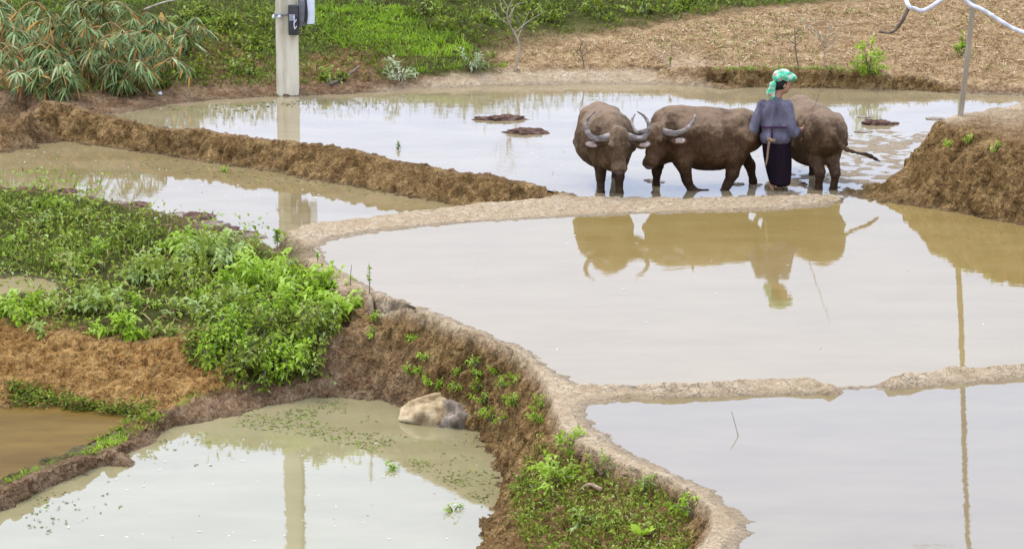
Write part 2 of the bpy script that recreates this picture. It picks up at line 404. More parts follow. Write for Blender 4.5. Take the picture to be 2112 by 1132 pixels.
def build_tin():
    v2 = [Vector((p[0], p[1])) for p in FV]
    ov, oe, of, orv, ore, orf = delaunay_2d_cdt(v2, FE, [], 0, 1e-4)
    n = len(ov); V = np.zeros((n, 3)); W = np.zeros((n, 5)); B = np.zeros(n); LB = ['?'] * n
    src = np.array(FV)
    for i, o in enumerate(ov):
        if orv[i]: k = orv[i][0]; V[i] = (o.x, o.y, FV[k][2])
        else:
            d = np.hypot(src[:, 0] - o.x, src[:, 1] - o.y); kk = np.argsort(d)[:2]; k = kk[0]
            w = 1 / (d[kk] + 1e-6); V[i] = (o.x, o.y, (src[kk, 2] * w).sum() / w.sum())
        if FT[k] in TAGS: W[i, TAGS.index(FT[k])] = 1
        B[i] = FBED[k]; LB[i] = FL[k]
    T = []
    for f in of:
        for a in range(1, len(f) - 1): T.append((f[0], f[a], f[a + 1]))
    T = np.array(T)
    names = sorted(set(LB)); li = np.array([names.index(l) for l in LB])
    tl = np.where((li[T[:, 0]] == li[T[:, 1]]) & (li[T[:, 1]] == li[T[:, 2]]), li[T[:, 0]], -1)
    return V, W, B, T, tl, names
def refine(X, T, TL):
    # X: columns x y z, weights(5), bed
    for it in range(13):
        E = np.sort(np.concatenate([T[:, [0, 1]], T[:, [1, 2]], T[:, [2, 0]]]), axis=1)
        key = E[:, 0].astype(np.int64) * len(X) + E[:, 1]
        uk, inv = np.unique(key, return_inverse=True)
        a, b = uk // len(X), uk % len(X)
        d = X[a, :3] - X[b, :3]; Ln = np.linalg.norm(d, axis=1)
        mid = (X[a] + X[b]) / 2
        u, v = proj(mid[:, :3]); front = mid[:, 1] > 5
        inside = front & (u > -160) & (u < 2270) & (v > -160) & (v < 1260)
        half = Ln / np.maximum(mid[:, 1], 5) * FPX / 2          # near the frame edge long edges still get split
        inside |= front & (u + half > -160) & (u - half < 2270) & (v > -260) & (v < 1500) & (Ln > 1.5)
        bed = mid[:, 8]
        base = .036 * np.clip(mid[:, 1] / 34, .8, 3)
        th = np.where(bed > .75, .9, np.where(bed > .26, .07, base))
        th = np.where(inside, th, np.maximum(2.5, .08 * np.abs(mid[:, 1])))
        mk = Ln > th
        if not mk.any(): break
        mi = np.full(len(uk), -1); mi[mk] = len(X) + np.arange(mk.sum())
        X = np.concatenate([X, mid[mk]])
        n = len(T); m = np.stack([mi[inv[:n]], mi[inv[n:2 * n]], mi[inv[2 * n:]]], 1)
        cnt = (m >= 0).sum(1); out = [T[cnt == 0]]; ol = [TL[cnt == 0]]
        t = T[cnt == 3]; q = m[cnt == 3]; l = TL[cnt == 3]
        for tri in ((t[:, 0], q[:, 0], q[:, 2]), (q[:, 0], t[:, 1], q[:, 1]), (q[:, 2], q[:, 1], t[:, 2]), (q[:, 0], q[:, 1], q[:, 2])):
            out.append(np.stack(tri, 1)); ol.append(l)
        for r in range(3):
            r1, r2 = (r + 1) % 3, (r + 2) % 3
            s = (cnt == 1) & (m[:, r] >= 0); t = T[s]; q = m[s]; l = TL[s]
            out.append(np.stack([t[:, r], q[:, r], t[:, r2]], 1)); out.append(np.stack([q[:, r], t[:, r1], t[:, r2]], 1)); ol += [l, l]
            s = (cnt == 2) & (m[:, r] < 0); t = T[s]; q = m[s]; l = TL[s]      # edge r (r,r1) unmarked
            out.append(np.stack([t[:, r2], q[:, r2], q[:, r1]], 1)); ol.append(l)
            out.append(np.stack([t[:, r], t[:, r1], q[:, r1]], 1)); ol.append(l)
            out.append(np.stack([t[:, r], q[:, r1], q[:, r2]], 1)); ol.append(l)
        T = np.concatenate(out); TL = np.concatenate(ol)
    return X, T, TL
def smooth(X, T, it, cols=(0, 1, 2)):
    E = np.unique(np.sort(np.concatenate([T[:, [0, 1]], T[:, [1, 2]], T[:, [2, 0]]]), axis=1), axis=0)
    deg = np.bincount(E.ravel(), minlength=len(X)).astype(float)
    Ln = np.linalg.norm(X[E[:, 0], :3] - X[E[:, 1], :3], axis=1)
    fix = np.zeros(len(X), bool); fix[E[Ln > .5].ravel()] = True
    for _ in range(it):
        for c in cols:
            s = np.bincount(E[:, 0], X[E[:, 1], c], len(X)) + np.bincount(E[:, 1], X[E[:, 0], c], len(X))
            X[~fix, c] = .4 * X[~fix, c] + .6 * (s / np.maximum(deg, 1))[~fix]
    return X
def vnormals(V, T):
    n = np.cross(V[T[:, 1]] - V[T[:, 0]], V[T[:, 2]] - V[T[:, 0]]); N = np.zeros_like(V)
    for k in range(3):
        for c in range(3): N[:, c] += np.bincount(T[:, k], n[:, c], len(V))
    return N / (np.linalg.norm(N, axis=1)[:, None] + 1e-12)

tV, tW, tB, tT, tTL, tNames = build_tin()
X = np.concatenate([tV, tW, tB[:, None]], 1)
X, tT, tTL = refine(X, tT, tTL)
X = smooth(X, tT, 1); X = smooth(X, tT, 4, cols=(3, 4, 5, 6, 7))
tri_n = np.cross(X[tT[:, 1], :3] - X[tT[:, 0], :3], X[tT[:, 2], :3] - X[tT[:, 0], :3])
flip = tri_n[:, 2] < 0; tT[flip] = tT[flip][:, [0, 2, 1]]
TN = vnormals(X[:, :3], tT)
TP = X[:, :3].copy(); TW = X[:, 3:8]
w_pale, w_dark, w_straw, w_green, w_orange = TW.T
w_brown = np.clip(1 - TW.sum(1), 0, 1)
near = np.exp(-np.maximum(0, np.abs(TP[:, 0]) - 12) / 5)
wp = TP.copy(); wp[:, :2] += .06 * np.stack([vnoise(TP, 5, 3), vnoise(TP, 5, 4)], 1)
wv = wp * np.array([1, 1, .38]); d_l = fbm(wv, 4.5, 3, 21); d_m = fbm(wv, 12, 3, 22); d_r = 1 - 2 * np.abs(fbm(wv, 7, 2, 23))
n_l = fbm(wp, 4, 3, 1); n_m = fbm(wp, 11, 3, 2); n_s = fbm(wp, 28, 2, 5)
rid = 1 - np.abs(fbm(wp, 8, 2, 9)) * 2.2
amp = w_pale * (.030 * n_l + .020 * n_m + .005 * n_s) + w_dark * (.055 * d_l + .065 * d_m + .06 * (d_r - .5) + .018 * n_s) + w_straw * (.06 * n_l + .035 * n_m + .02 * n_s) \
    + w_green * (.06 * n_l + .03 * n_m) + w_orange * (.11 * n_l + .07 * d_m + .05 * (d_r - .5) + .015 * n_s) + w_brown * (.03 * n_l + .05 * n_m + .022 * n_s)
bed = X[:, 8]
amp = np.where((bed > .2) & (bed <= .75), .022 * n_l + .016 * n_m, amp)
amp = np.where(bed > .75, 0, amp)
TP += TN * (amp * np.clip(near, 0, 1))[:, None]
TN = vnormals(TP, tT)
BVH = BVHTree.FromPolygons([tuple(p) for p in TP], [tuple(t) for t in tT.tolist()])
def ground_z(x, y):
    h = BVH.ray_cast(Vector((x, y, 60)), Vector((0, 0, -1)))
    return h[0].z if h[0] else 0.0
def hit(u, v):
    d = ray(u, v); h = BVH.ray_cast(Vector(CAMP), Vector(d).normalized())
    return (np.array(h[0]), np.array(h[1])) if h[0] else (P(u, v, 0), np.array([0, 0, 1.0]))

def soil_mat():
    m, nt, b = new_mat("soil")
    tc = node(nt, 'ShaderNodeTexCoord').outputs['Object']
    n1 = noise(nt, 3.0, 6, tc); n2 = noise(nt, 15, 5, tc, .7, stretch=(1, 1, .42)); n3 = noise(nt, 52, 3, tc, .65, stretch=(1, 1, .6))
    nn = math_(nt, 'ADD', math_(nt, 'MULTIPLY', n1, .35), math_(nt, 'ADD', math_(nt, 'MULTIPLY', n2, .38), math_(nt, 'MULTIPLY', n3, .27)))
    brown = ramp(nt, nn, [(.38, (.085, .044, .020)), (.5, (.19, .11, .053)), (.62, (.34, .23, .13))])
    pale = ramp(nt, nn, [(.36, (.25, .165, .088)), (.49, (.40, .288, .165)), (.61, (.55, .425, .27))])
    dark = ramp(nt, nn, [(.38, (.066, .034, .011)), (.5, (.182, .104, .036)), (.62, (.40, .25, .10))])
    straw = ramp(nt, nn, [(.38, (.12, .065, .025)), (.5, (.32, .20, .088)), (.62, (.55, .385, .20))])
    green = ramp(nt, nn, [(.36, (.045, .036, .010)), (.5, (.055, .058, .011)), (.64, (.13, .115, .03))])
    orange = ramp(nt, nn, [(.38, (.085, .036, .009)), (.48, (.25, .125, .034)), (.62, (.50, .30, .10))])
    A = node(nt, 'ShaderNodeAttribute'); A.attribute_name = 'wa'; B = node(nt, 'ShaderNodeAttribute'); B.attribute_name = 'wb'
    sa = node(nt, 'ShaderNodeSeparateXYZ'); nt.links.new(A.outputs['Vector'], sa.inputs[0])
    sb = node(nt, 'ShaderNodeSeparateXYZ'); nt.links.new(B.outputs['Vector'], sb.inputs[0])
    col = brown
    jit = math_(nt, 'MULTIPLY', math_(nt, 'SUBTRACT', n2, .5), 1.1)
    def soft(w):
        x = math_(nt, 'ADD', w, math_(nt, 'MULTIPLY', jit, math_(nt, 'MULTIPLY', math_(nt, 'MULTIPLY', w, math_(nt, 'SUBTRACT', 1.0, w)), 4.0)))
        return math_(nt, 'SMOOTHSTEP', x, None) if False else math_(nt, 'MULTIPLY', x, 1.0, True)
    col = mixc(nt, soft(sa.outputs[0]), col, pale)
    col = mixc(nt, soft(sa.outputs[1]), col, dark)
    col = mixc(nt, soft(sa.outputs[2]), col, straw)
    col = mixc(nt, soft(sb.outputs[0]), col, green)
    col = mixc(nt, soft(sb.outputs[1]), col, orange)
    # wet band just above the water
    wet = attr(nt, 'wet')
    col = mixc(nt, math_(nt, 'MULTIPLY', wet, .5), col, (.13, .09, .045))
    nt.links.new(col, b.inputs['Base Color'])
    rg = math_(nt, 'SUBTRACT', .92, math_(nt, 'MULTIPLY', wet, .45)); nt.links.new(rg, b.inputs['Roughness'])
    b.inputs['Specular IOR Level'].default_value = .06
    vo = node(nt, 'ShaderNodeTexVoronoi', feature='DISTANCE_TO_EDGE'); vo.inputs['Scale'].default_value = 7
    nd = node(nt, 'ShaderNodeVectorMath', operation='ADD')
    nz = node(nt, 'ShaderNodeTexNoise'); nz.inputs['Scale'].default_value = 6; nt.links.new(tc, nz.inputs['Vector'])
    sc = node(nt, 'ShaderNodeVectorMath', operation='SCALE'); sc.inputs['Scale'].default_value = .25; nt.links.new(nz.outputs['Color'], sc.inputs[0])
    nt.links.new(tc, nd.inputs[0]); nt.links.new(sc.outputs[0], nd.inputs[1]); nt.links.new(nd.outputs[0], vo.inputs['Vector'])
    crack = math_(nt, 'MULTIPLY', math_(nt, 'MULTIPLY', math_(nt, 'MINIMUM', vo.outputs['Distance'], .035), 16.0), math_(nt, 'MULTIPLY', math_(nt, 'SUBTRACT', n1, .42), 5.0, True))
    vc = node(nt, 'ShaderNodeTexVoronoi', feature='F1'); vc.inputs['Scale'].default_value = 13; nt.links.new(nd.outputs[0], vc.inputs['Vector'])
    vd = node(nt, 'ShaderNodeTexVoronoi', feature='F1'); vd.inputs['Scale'].default_value = 31; nt.links.new(nd.outputs[0], vd.inputs['Vector'])
    clod = math_(nt, 'ADD', math_(nt, 'MULTIPLY', math_(nt, 'SUBTRACT', 1.0, vc.outputs['Distance']), 1.1), math_(nt, 'MULTIPLY', math_(nt, 'SUBTRACT', 1.0, vd.outputs['Distance']), .5))
    notpale = math_(nt, 'SUBTRACT', 1.0, math_(nt, 'MULTIPLY', sa.outputs[0], .75))
    hgt = math_(nt, 'ADD', math_(nt, 'ADD', math_(nt, 'MULTIPLY', n2, 1.2), math_(nt, 'MULTIPLY', n3, .4)), math_(nt, 'ADD', math_(nt, 'MULTIPLY', crack, sa.outputs[0]), math_(nt, 'MULTIPLY', clod, notpale)))
    bump(nt, b, hgt, 1.0, .045)
    return m
M_SOIL = soil_mat()
# wetness: height above the nearest pool's level
wet = np.zeros(len(TP))
for nm, (z, poly) in POOLS.items():
    sel = np.where((np.abs(TP[:, 2] - z) < .1))[0]
    q = np.array(poly); lo, hi = q[:, :2].min(0) - .3, q[:, :2].max(0) + .3
    sel = sel[(TP[sel, 0] > lo[0]) & (TP[sel, 0] < hi[0]) & (TP[sel, 1] > lo[1]) & (TP[sel, 1] < hi[1])]
    ins = inpoly(TP[sel], poly) | (pdist(TP[sel], poly) < .15)
    sel = sel[ins]
    wet[sel] = np.maximum(wet[sel], np.clip(1 - (TP[sel, 2] - z) / .05, 0, 1))
GROUPS = {'D': 'dark_bund', 'C': 'mud_bund', 'E': 'mud_bund', 'G': 'mud_bund', 'H': 'mud_bund', 'W': 'earth_wall', 'R': 'earth_bank', 'K': 'earth_bank', 'N': 'mud_bund', 'S': 'far_bank'}
lab_idx = {n: i for i, n in enumerate(tNames)}
used = np.zeros(len(tT), bool)
def terrain_part(name, sel):
    t = tT[sel]; ids, inv = np.unique(t, return_inverse=True)
    o = mesh_obj(name, TP[ids], inv.reshape(t.shape), M_SOIL, attrs={'wa': TW[ids][:, :3], 'wb': np.stack([w_green[ids], w_orange[ids], w_brown[ids]], 1), 'wet': wet[ids]})
    tag(o, kind='structure'); return o
for l, nm in GROUPS.items():
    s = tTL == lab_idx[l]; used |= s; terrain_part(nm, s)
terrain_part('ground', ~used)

# ------------------------------------------------------------------ water
def water_mat(name, col, col2, rough=.015, wave=.12, wscale=9.0):
    m, nt, b = new_mat(name)
    n = noise(nt, .8, 4, stretch=(1, 2.2, 1))
    nt.links.new(ramp(nt, n, [(.35, col), (.65, col2)]), b.inputs['Base Color'])
    b.inputs['Roughness'].default_value = rough; b.inputs['IOR'].default_value = 1.33; b.inputs['Specular IOR Level'].default_value = .5
    h = math_(nt, 'ADD', noise(nt, wscale, 3, stretch=(.5, 1, 1)), math_(nt, 'MULTIPLY', noise(nt, 1.3, 2, stretch=(.6, 1, 1)), 3.0))
    bump(nt, b, h, wave, .004)
    return m
WM = {k: water_mat('muddy_water_' + k, *c, wave=.26 if k == 'U' else .13) for k, c in {
    'U': ((.20, .15, .075), (.25, .19, .10)), 'L': ((.185, .135, .055), (.23, .17, .08)), 'M': ((.205, .138, .042), (.23, .16, .055)), 'F': ((.165, .12, .055), (.19, .14, .065)),
    'P': ((.215, .178, .082), (.25, .208, .102)), 'B': ((.095, .052, .008), (.145, .085, .016)), 'T': ((.19, .14, .055), (.22, .165, .075))}.items()}
for nm, (z, poly) in POOLS.items():
    q = np.array(poly); c = np.array(q); 
    ar = .5 * np.sum(q[:, 0] * np.roll(q[:, 1], -1) - np.roll(q[:, 0], -1) * q[:, 1])
    t = np.roll(q[:, :2], -1, 0) - np.roll(q[:, :2], 1, 0); t /= np.linalg.norm(t, axis=1)[:, None] + 1e-9
    nrm = np.stack([t[:, 1], -t[:, 0]], 1) * (1 if ar > 0 else -1)
    c[:, :2] += nrm * .05; c[:, 2] = z
    ov, oe, of, *_ = delaunay_2d_cdt([Vector(p[:2]) for p in c], [(i, (i + 1) % len(c)) for i in range(len(c))], [], 1, 1e-4)
    Vw = np.array([(v.x, v.y, z) for v in ov]); Fw = []
    for f in of:
        p = np.array([Vw[i][:2] for i in f])
        a2 = np.sum(p[:, 0] * np.roll(p[:, 1], -1) - np.roll(p[:, 0], -1) * p[:, 1])
        Fw.append(tuple(f) if a2 > 0 else tuple(f[::-1]))
    if nm in 'BT': _b = WM[nm].node_tree.nodes['Principled BSDF']; _b.inputs['Roughness'].default_value = .5; _b.inputs['Specular IOR Level'].default_value = .06
    o = mesh_obj('water', Vw, Fw, WM[nm], smooth=False); tag(o, kind='structure')

# ------------------------------------------------------------------ one-surface bodies: smooth union of round cones and ellipsoids
def body_mesh(prims, vox, pad=.05):
    bb = []
    for p in prims:
        if p[0] == 'c':
            a, b, ra, rb = np.array(p[1], float), np.array(p[2], float), p[3], p[4]; r = max(ra, rb)
            bb.append((np.minimum(a, b) - r, np.maximum(a, b) + r))
        else:
            r = max(p[2]); c = np.array(p[1], float); bb.append((c - r, c + r))
    lo = np.min([b[0] for b in bb], 0) - pad; hi = np.max([b[1] for b in bb], 0) + pad
    n = np.ceil((hi - lo) / vox).astype(int) + 1
    D = np.full(n, 1.0, np.float32)
    ax = [lo[i] + vox * np.arange(n[i]) for i in range(3)]
    for p, (l, h) in zip(prims, bb):
        k = p[-1]; m = k + .06
        i0 = np.maximum(0, ((l - m - lo) / vox).astype(int)); i1 = np.minimum(n, ((h + m - lo) / vox).astype(int) + 2)
        sl = tuple(slice(a, b) for a, b in zip(i0, i1))
        gx, gy, gz = np.meshgrid(*[ax[i][sl[i]] for i in range(3)], indexing='ij', sparse=True)
        if p[0] == 'c':
            a, b, ra, rb = np.array(p[1], float), np.array(p[2], float), p[3], p[4]
            ab = b - a; t = np.clip(((gx - a[0]) * ab[0] + (gy - a[1]) * ab[1] + (gz - a[2]) * ab[2]) / (ab @ ab + 1e-9), 0, 1)
            d = np.sqrt((gx - a[0] - t * ab[0]) ** 2 + (gy - a[1] - t * ab[1]) ** 2 + (gz - a[2] - t * ab[2]) ** 2) - (ra + (rb - ra) * t)
        else:
            c, r, R = np.array(p[1], float), np.array(p[2], float), p[3]
            dx, dy, dz = gx - c[0], gy - c[1], gz - c[2]
            if R is not None:
                R = np.asarray(R, float)            # columns: local axes in body space
                dx, dy, dz = (R[0, 0] * dx + R[1, 0] * dy + R[2, 0] * dz, R[0, 1] * dx + R[1, 1] * dy + R[2, 1] * dz, R[0, 2] * dx + R[1, 2] * dy + R[2, 2] * dz)
            k0 = np.sqrt((dx / r[0]) ** 2 + (dy / r[1]) ** 2 + (dz / r[2]) ** 2); k1 = np.sqrt((dx / r[0] ** 2) ** 2 + (dy / r[1] ** 2) ** 2 + (dz / r[2] ** 2) ** 2)
            d = k0 * (k0 - 1) / (k1 + 1e-6)
        S = D[sl]; hh = np.clip(.5 + .5 * (S - d) / k, 0, 1)
        D[sl] = S + (d - S) * hh - k * hh * (1 - hh)
    return surface_nets(D, lo, vox)
def surface_nets(D, lo, vox):
    s = D < 0; n = np.array(D.shape)
    c8 = [(i, j, k) for i in (0, 1) for j in (0, 1) for k in (0, 1)]
    def sub(A, o): return A[o[0]:n[0] - 1 + o[0], o[1]:n[1] - 1 + o[1], o[2]:n[2] - 1 + o[2]]
    cnt = sum(sub(s, o).astype(np.int8) for o in c8)
    act = np.argwhere((cnt > 0) & (cnt < 8))
    idx = np.full(n - 1, -1); idx[tuple(act.T)] = np.arange(len(act))
    acc = np.zeros((len(act), 3)); num = np.zeros(len(act))
    for a in range(8):
        for b in range(a + 1, 8):
            oa, ob = np.array(c8[a]), np.array(c8[b])
            if np.abs(oa - ob).sum() != 1: continue
            da = D[tuple((act + oa).T)]; db = D[tuple((act + ob).T)]
            m = (da < 0) != (db < 0); t = np.where(m, da / (da - db + 1e-12), 0)
            acc += np.where(m[:, None], oa + t[:, None] * (ob - oa), 0); num += m
    V = lo + vox * (act + acc / num[:, None])
    F = []
    for axn in range(3):
        o1 = np.zeros(3, int); o1[axn] = 1
        A = s[:-1 if axn == 0 else None, :-1 if axn == 1 else None, :-1 if axn == 2 else None]
        B = s[1 if axn == 0 else 0:, 1 if axn == 1 else 0:, 1 if axn == 2 else 0:]
        e = np.argwhere(A != B); inside = A[tuple(e.T)]
        b, c = [(1, 2), (2, 0), (0, 1)][axn]
        ok = (e[:, b] > 0) & (e[:, c] > 0) & (e[:, b] < n[b] - 1) & (e[:, c] < n[c] - 1)
        e = e[ok]; inside = inside[ok]
        ob = np.zeros(3, int); ob[b] = 1; oc = np.zeros(3, int); oc[c] = 1
        q = np.stack([idx[tuple((e - ob - oc).T)], idx[tuple((e - oc).T)], idx[tuple(e.T)], idx[tuple((e - ob).T)]], 1)
        q[~inside] = q[~inside][:, ::-1]; F.append(q)
    return V, np.concatenate(F)
def rel(a, b): return np.asarray(a, float) + np.asarray(b, float)

# ------------------------------------------------------------------ water buffaloes
def hide_mat(name, c0, c1, c2):
    m, nt, b = new_mat(name)
    tc = node(nt, 'ShaderNodeTexCoord').outputs['Object']
    n1 = noise(nt, 3.2, 5, tc); n2 = noise(nt, 14, 5, tc, .7); hair = noise(nt, 55, 3, tc, .6, stretch=(1, 1, .22))
    f = math_(nt, 'ADD', math_(nt, 'MULTIPLY', n1, .5), math_(nt, 'ADD', math_(nt, 'MULTIPLY', n2, .3), math_(nt, 'MULTIPLY', hair, .2)))
    base = ramp(nt, f, [(.36, c0), (.5, c1), (.64, c2)])
    # dried mud on back and flanks, wet dark mud on the legs; belly shade painted into the same darkening
    sp = node(nt, 'ShaderNodeSeparateXYZ'); nt.links.new(tc, sp.inputs[0])
    up = math_(nt, 'MULTIPLY', math_(nt, 'SUBTRACT', math_(nt, 'ADD', sp.outputs[2], math_(nt, 'ADD', math_(nt, 'MULTIPLY', math_(nt, 'SUBTRACT', n1, .5), 1.1), math_(nt, 'MULTIPLY', math_(nt, 'SUBTRACT', n2, .5), .6))), .84), 3.2, True)
    base = mixc(nt, math_(nt, 'MULTIPLY', up, .6), base, (.27, .175, .10))
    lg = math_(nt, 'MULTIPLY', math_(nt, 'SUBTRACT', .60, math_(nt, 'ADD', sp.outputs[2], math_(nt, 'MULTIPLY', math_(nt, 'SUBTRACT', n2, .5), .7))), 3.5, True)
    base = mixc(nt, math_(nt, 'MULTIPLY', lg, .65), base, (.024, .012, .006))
    nt.links.new(base, b.inputs['Base Color']); b.inputs['Roughness'].default_value = .7; b.inputs['Specular IOR Level'].default_value = .12
    bump(nt, b, math_(nt, 'ADD', hair, math_(nt, 'MULTIPLY', n2, .9)), .85, .018)
    return m
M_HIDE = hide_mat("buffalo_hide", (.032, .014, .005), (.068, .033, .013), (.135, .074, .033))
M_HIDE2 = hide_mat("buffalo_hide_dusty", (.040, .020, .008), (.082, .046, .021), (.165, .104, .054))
M_HORN = simple_mat("horn", [(.34, (.045, .034, .028)), (.5, (.15, .118, .095)), (.66, (.33, .27, .22))], 6, .5, .7, 34, .008, stretch=(1, 1, 3))
M_MUZ = simple_mat("muzzle_skin", [(.3, (.035, .022, .018)), (.7, (.11, .075, .06))], 20, .4, .3, 60, .004)
M_EYE = new_mat("eye"); M_EYE[2].inputs['Base Color'].default_value = (.012, .008, .006, 1); M_EYE[2].inputs['Roughness'].default_value = .12; M_EYE = M_EYE[0]
M_EAR = simple_mat("ear_skin", [(.3, (.20, .13, .09)), (.7, (.46, .36, .29))], 14, .8, .3, 60, .004)
def frame(d, up):
    d = np.asarray(d, float); d /= np.linalg.norm(d); z = np.asarray(up, float) - d * (np.asarray(up, float) @ d); z /= np.linalg.norm(z)
    return np.stack([d, np.cross(z, d), z], 1)        # columns X (down the face), Y (animal's left), Z (forehead normal)
HS = 1.2
def buffalo(name, loc, heading, label, legs, poll, face_dir, face_up, tail, mat, horn_path, belly=.38, ear_drop=.0):
    root = empty(name, loc, math.atan2(heading[1], heading[0]))
    tag(root, label, 'water buffalo', 'water buffaloes in the flooded paddy')
    pr = [('e', (.02, 0, .79), (.60, belly - .03, .385), None, .08), ('e', (-.12, 0, .70), (.48, belly, .34), None, .08),
          ('e', (.40, 0, .86), (.30, .25, .33), None, .10), ('e', (.36, 0, 1.06), (.26, .11, .12), None, .10),
          ('c', (.30, 0, 1.10), (-.50, 0, 1.075), .075, .07, .10),
          ('e', (-.54, 0, .86), (.29, .285, .29), None, .09), ('e', (-.44, .19, 1.02), (.11, .07, .085), None, .08), ('e', (-.44, -.19, 1.02), (.11, .07, .085), None, .08),
          ('c', (-.62, .11, .95), (-.74, .07, .80), .09, .07, .08), ('c', (-.62, -.11, .95), (-.74, -.07, .80), .09, .07, .08),
          ('e', (.56, 0, .68), (.19, .18, .25), None, .09),
          *[('c', (.12 - .10 * i, s_ * (belly - .075 - .004 * i), .98), (.06 - .10 * i, s_ * (belly - .035), .66), .022, .022, .03) for i in range(5) for s_ in (1, -1)],
          *[('c', (.46, s_ * .165, 1.10), (.50, s_ * .285, .74), .035, .05, .04) for s_ in (1, -1)],
          ('e', (.42, .21, .80), (.18, .08, .25), None, .08), ('e', (.42, -.21, .80), (.18, .08, .25), None, .08)]
    poll = np.array(poll, float)
    R = frame(face_dir, face_up) * HS
    def H(p): return poll + R @ (np.array(p, float) * (.84, 1.08, 1))
    pr += [('c', (.46, 0, .90), rel(poll, R @ np.array([.02, 0, -.13])), .235, .135, .10), ('c', (.52, 0, .76), H((.16, 0, -.17)), .18, .085, .09), ('c', (.42, 0, 1.04), H((.0, 0, -.09)), .12, .09, .09)]
    R1 = R / HS
    pr += [('e', H((.06, 0, -.05)), tuple(HS * q for q in (.13, .115, .11)), R1, .05), ('c', H((.09, 0, -.035)), H((.40, 0, -.025)), .105 * HS, .066 * HS, .05),
           ('e', H((.20, .05, -.10)), tuple(HS * q for q in (.14, .05, .075)), R1, .05), ('e', H((.20, -.05, -.10)), tuple(HS * q for q in (.14, .05, .075)), R1, .05),
           ('c', H((.16, 0, -.12)), H((.40, 0, -.085)), .070 * HS, .045 * HS, .05), ('e', H((.43, 0, -.03)), tuple(HS * q for q in (.075, .095, .072)), R1, .04),
           ('e', H((.465, .042, .012)), tuple(HS * q for q in (.03, .026, .026)), R1, .02), ('e', H((.465, -.042, .012)), tuple(HS * q for q in (.03, .026, .026)), R1, .02),
           ('e', H((.15, .085, .02)), tuple(HS * q for q in (.045, .026, .03)), R1, .03), ('e', H((.15, -.085, .02)), tuple(HS * q for q in (.045, .026, .03)), R1, .03),
           ('e', H((.0, 0, .02)), tuple(HS * q for q in (.07, .10, .05)), R1, .04)]
    for s in (1, -1):
        pr += [('c', H((.06, .10 * s, -.07)), H((.10 + ear_drop, .18 * s, -.08)), .04 * HS, .035 * HS, .03), ('e', H((.115 + ear_drop, .245 * s, -.08)), tuple(HS * q for q in (.055, .105, .024)), R1, .03)]
    for joints in legs:
        for (a, ra), (b, rb) in zip(joints[:-1], joints[1:]): pr.append(('c', a, b, ra, rb, .05))
    tp = curve_pts(tail, 14); tr = np.interp(np.linspace(0, 1, 14), [0, .25, .7, .88, 1], [.045, .026, .017, .024, .008])
    for i in range(13): pr.append(('c', tp[i], tp[i + 1], tr[i], tr[i + 1], .03))
    V, F = body_mesh(pr, .0135)
    V = V + (fbm(V, 5, 3, 4) * .012 + fbm(V * np.array([1, 1, 2.2]), 13, 2, 14) * .006)[:, None] * vnormals(V, np.concatenate([F[:, :3], F[:, [0, 2, 3]]]))
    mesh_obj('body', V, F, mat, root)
    for s in (1, -1):
        hp = curve_pts([H((p[0], p[1] * s, p[2])) for p in horn_path], 22)
        t = np.linspace(0, 1, 22); rd = .050 * (1 - t) ** .75 + .005 + .0025 * np.sin(t * 60)
        MB().tube(hp, rd, 12).build('horn', M_HORN, root)
        mb = MB(); V2, F2 = ball((.021, .016, .018), 12, 8); mb.add(np.array([H((.155, .104 * s, .022)) + R @ v for v in V2]), F2); mb.build('eye', M_EYE, root)
    V2, F2 = ball((.045, .062, .036), 16, 10)
    nz = MB().add(np.array([H((.478, 0, -.012)) + R @ v for v in V2]), F2).build('nose_pad', M_MUZ, root)
    for s in (1, -1):
        V2, F2 = ball((.036, .08, .010), 14, 8); MB().add(np.array([H((.115 + ear_drop, .25 * s, -.066)) + R @ v for v in V2]), F2).build('inner_ear', M_EAR, root)
    return root
def ball(r, nu=12, nv=8):
    V = [(0, 0, r[2])]; F = []
    for j in range(1, nv):
        th = math.pi * j / nv
        for i in range(nu):
            a = 2 * math.pi * i / nu; V.append((r[0] * math.sin(th) * math.cos(a), r[1] * math.sin(th) * math.sin(a), r[2] * math.cos(th)))
    V.append((0, 0, -r[2])); L = len(V) - 1
    for i in range(nu): F.append((0, 1 + i, 1 + (i + 1) % nu)); F.append((L, 1 + (nv - 2) * nu + (i + 1) % nu, 1 + (nv - 2) * nu + i))
    for j in range(nv - 2):
        for i in range(nu):
            a = 1 + j * nu + i; b = 1 + j * nu + (i + 1) % nu; F.append((a, a + nu, b + nu, b))
    return np.array(V), F
def foreleg(x, y, kx=.0, fx=.0, fz=-.08, kz=.36):
    return [((.42, y * 1.05, .78), .13), ((.40 + x * .5, y * 1.05, .58), .115), ((.44 + x + kx, y, kz), .062), ((.44 + x + kx * .6 + fx, y, .12 + max(0, fz + .08)), .047), ((.46 + x + kx * .6 + fx * 1.2, y, fz), .060)]
def hindleg(x, y, hx=0.0, fx=0.0):
    return [((-.54, y * 1.1, .82), .17), ((-.44 + x * .6, y * 1.15, .58), .125), ((-.66 + x + hx, y, .36), .060), ((-.60 + x + hx + fx, y, .12), .046), ((-.57 + x + hx + fx * 1.2, y, -.08), .058)]
horn_wide = [(.015, .06, -.01), (.05, .14, -.01), (.06, .22, -.015), (.005, .285, -.03), (-.12, .315, -.05), (-.24, .275, -.07), (-.31, .205, -.08)]
b1 = P(1266, 407, -.03)
b1 = (b1[0] - .10, 41.05)
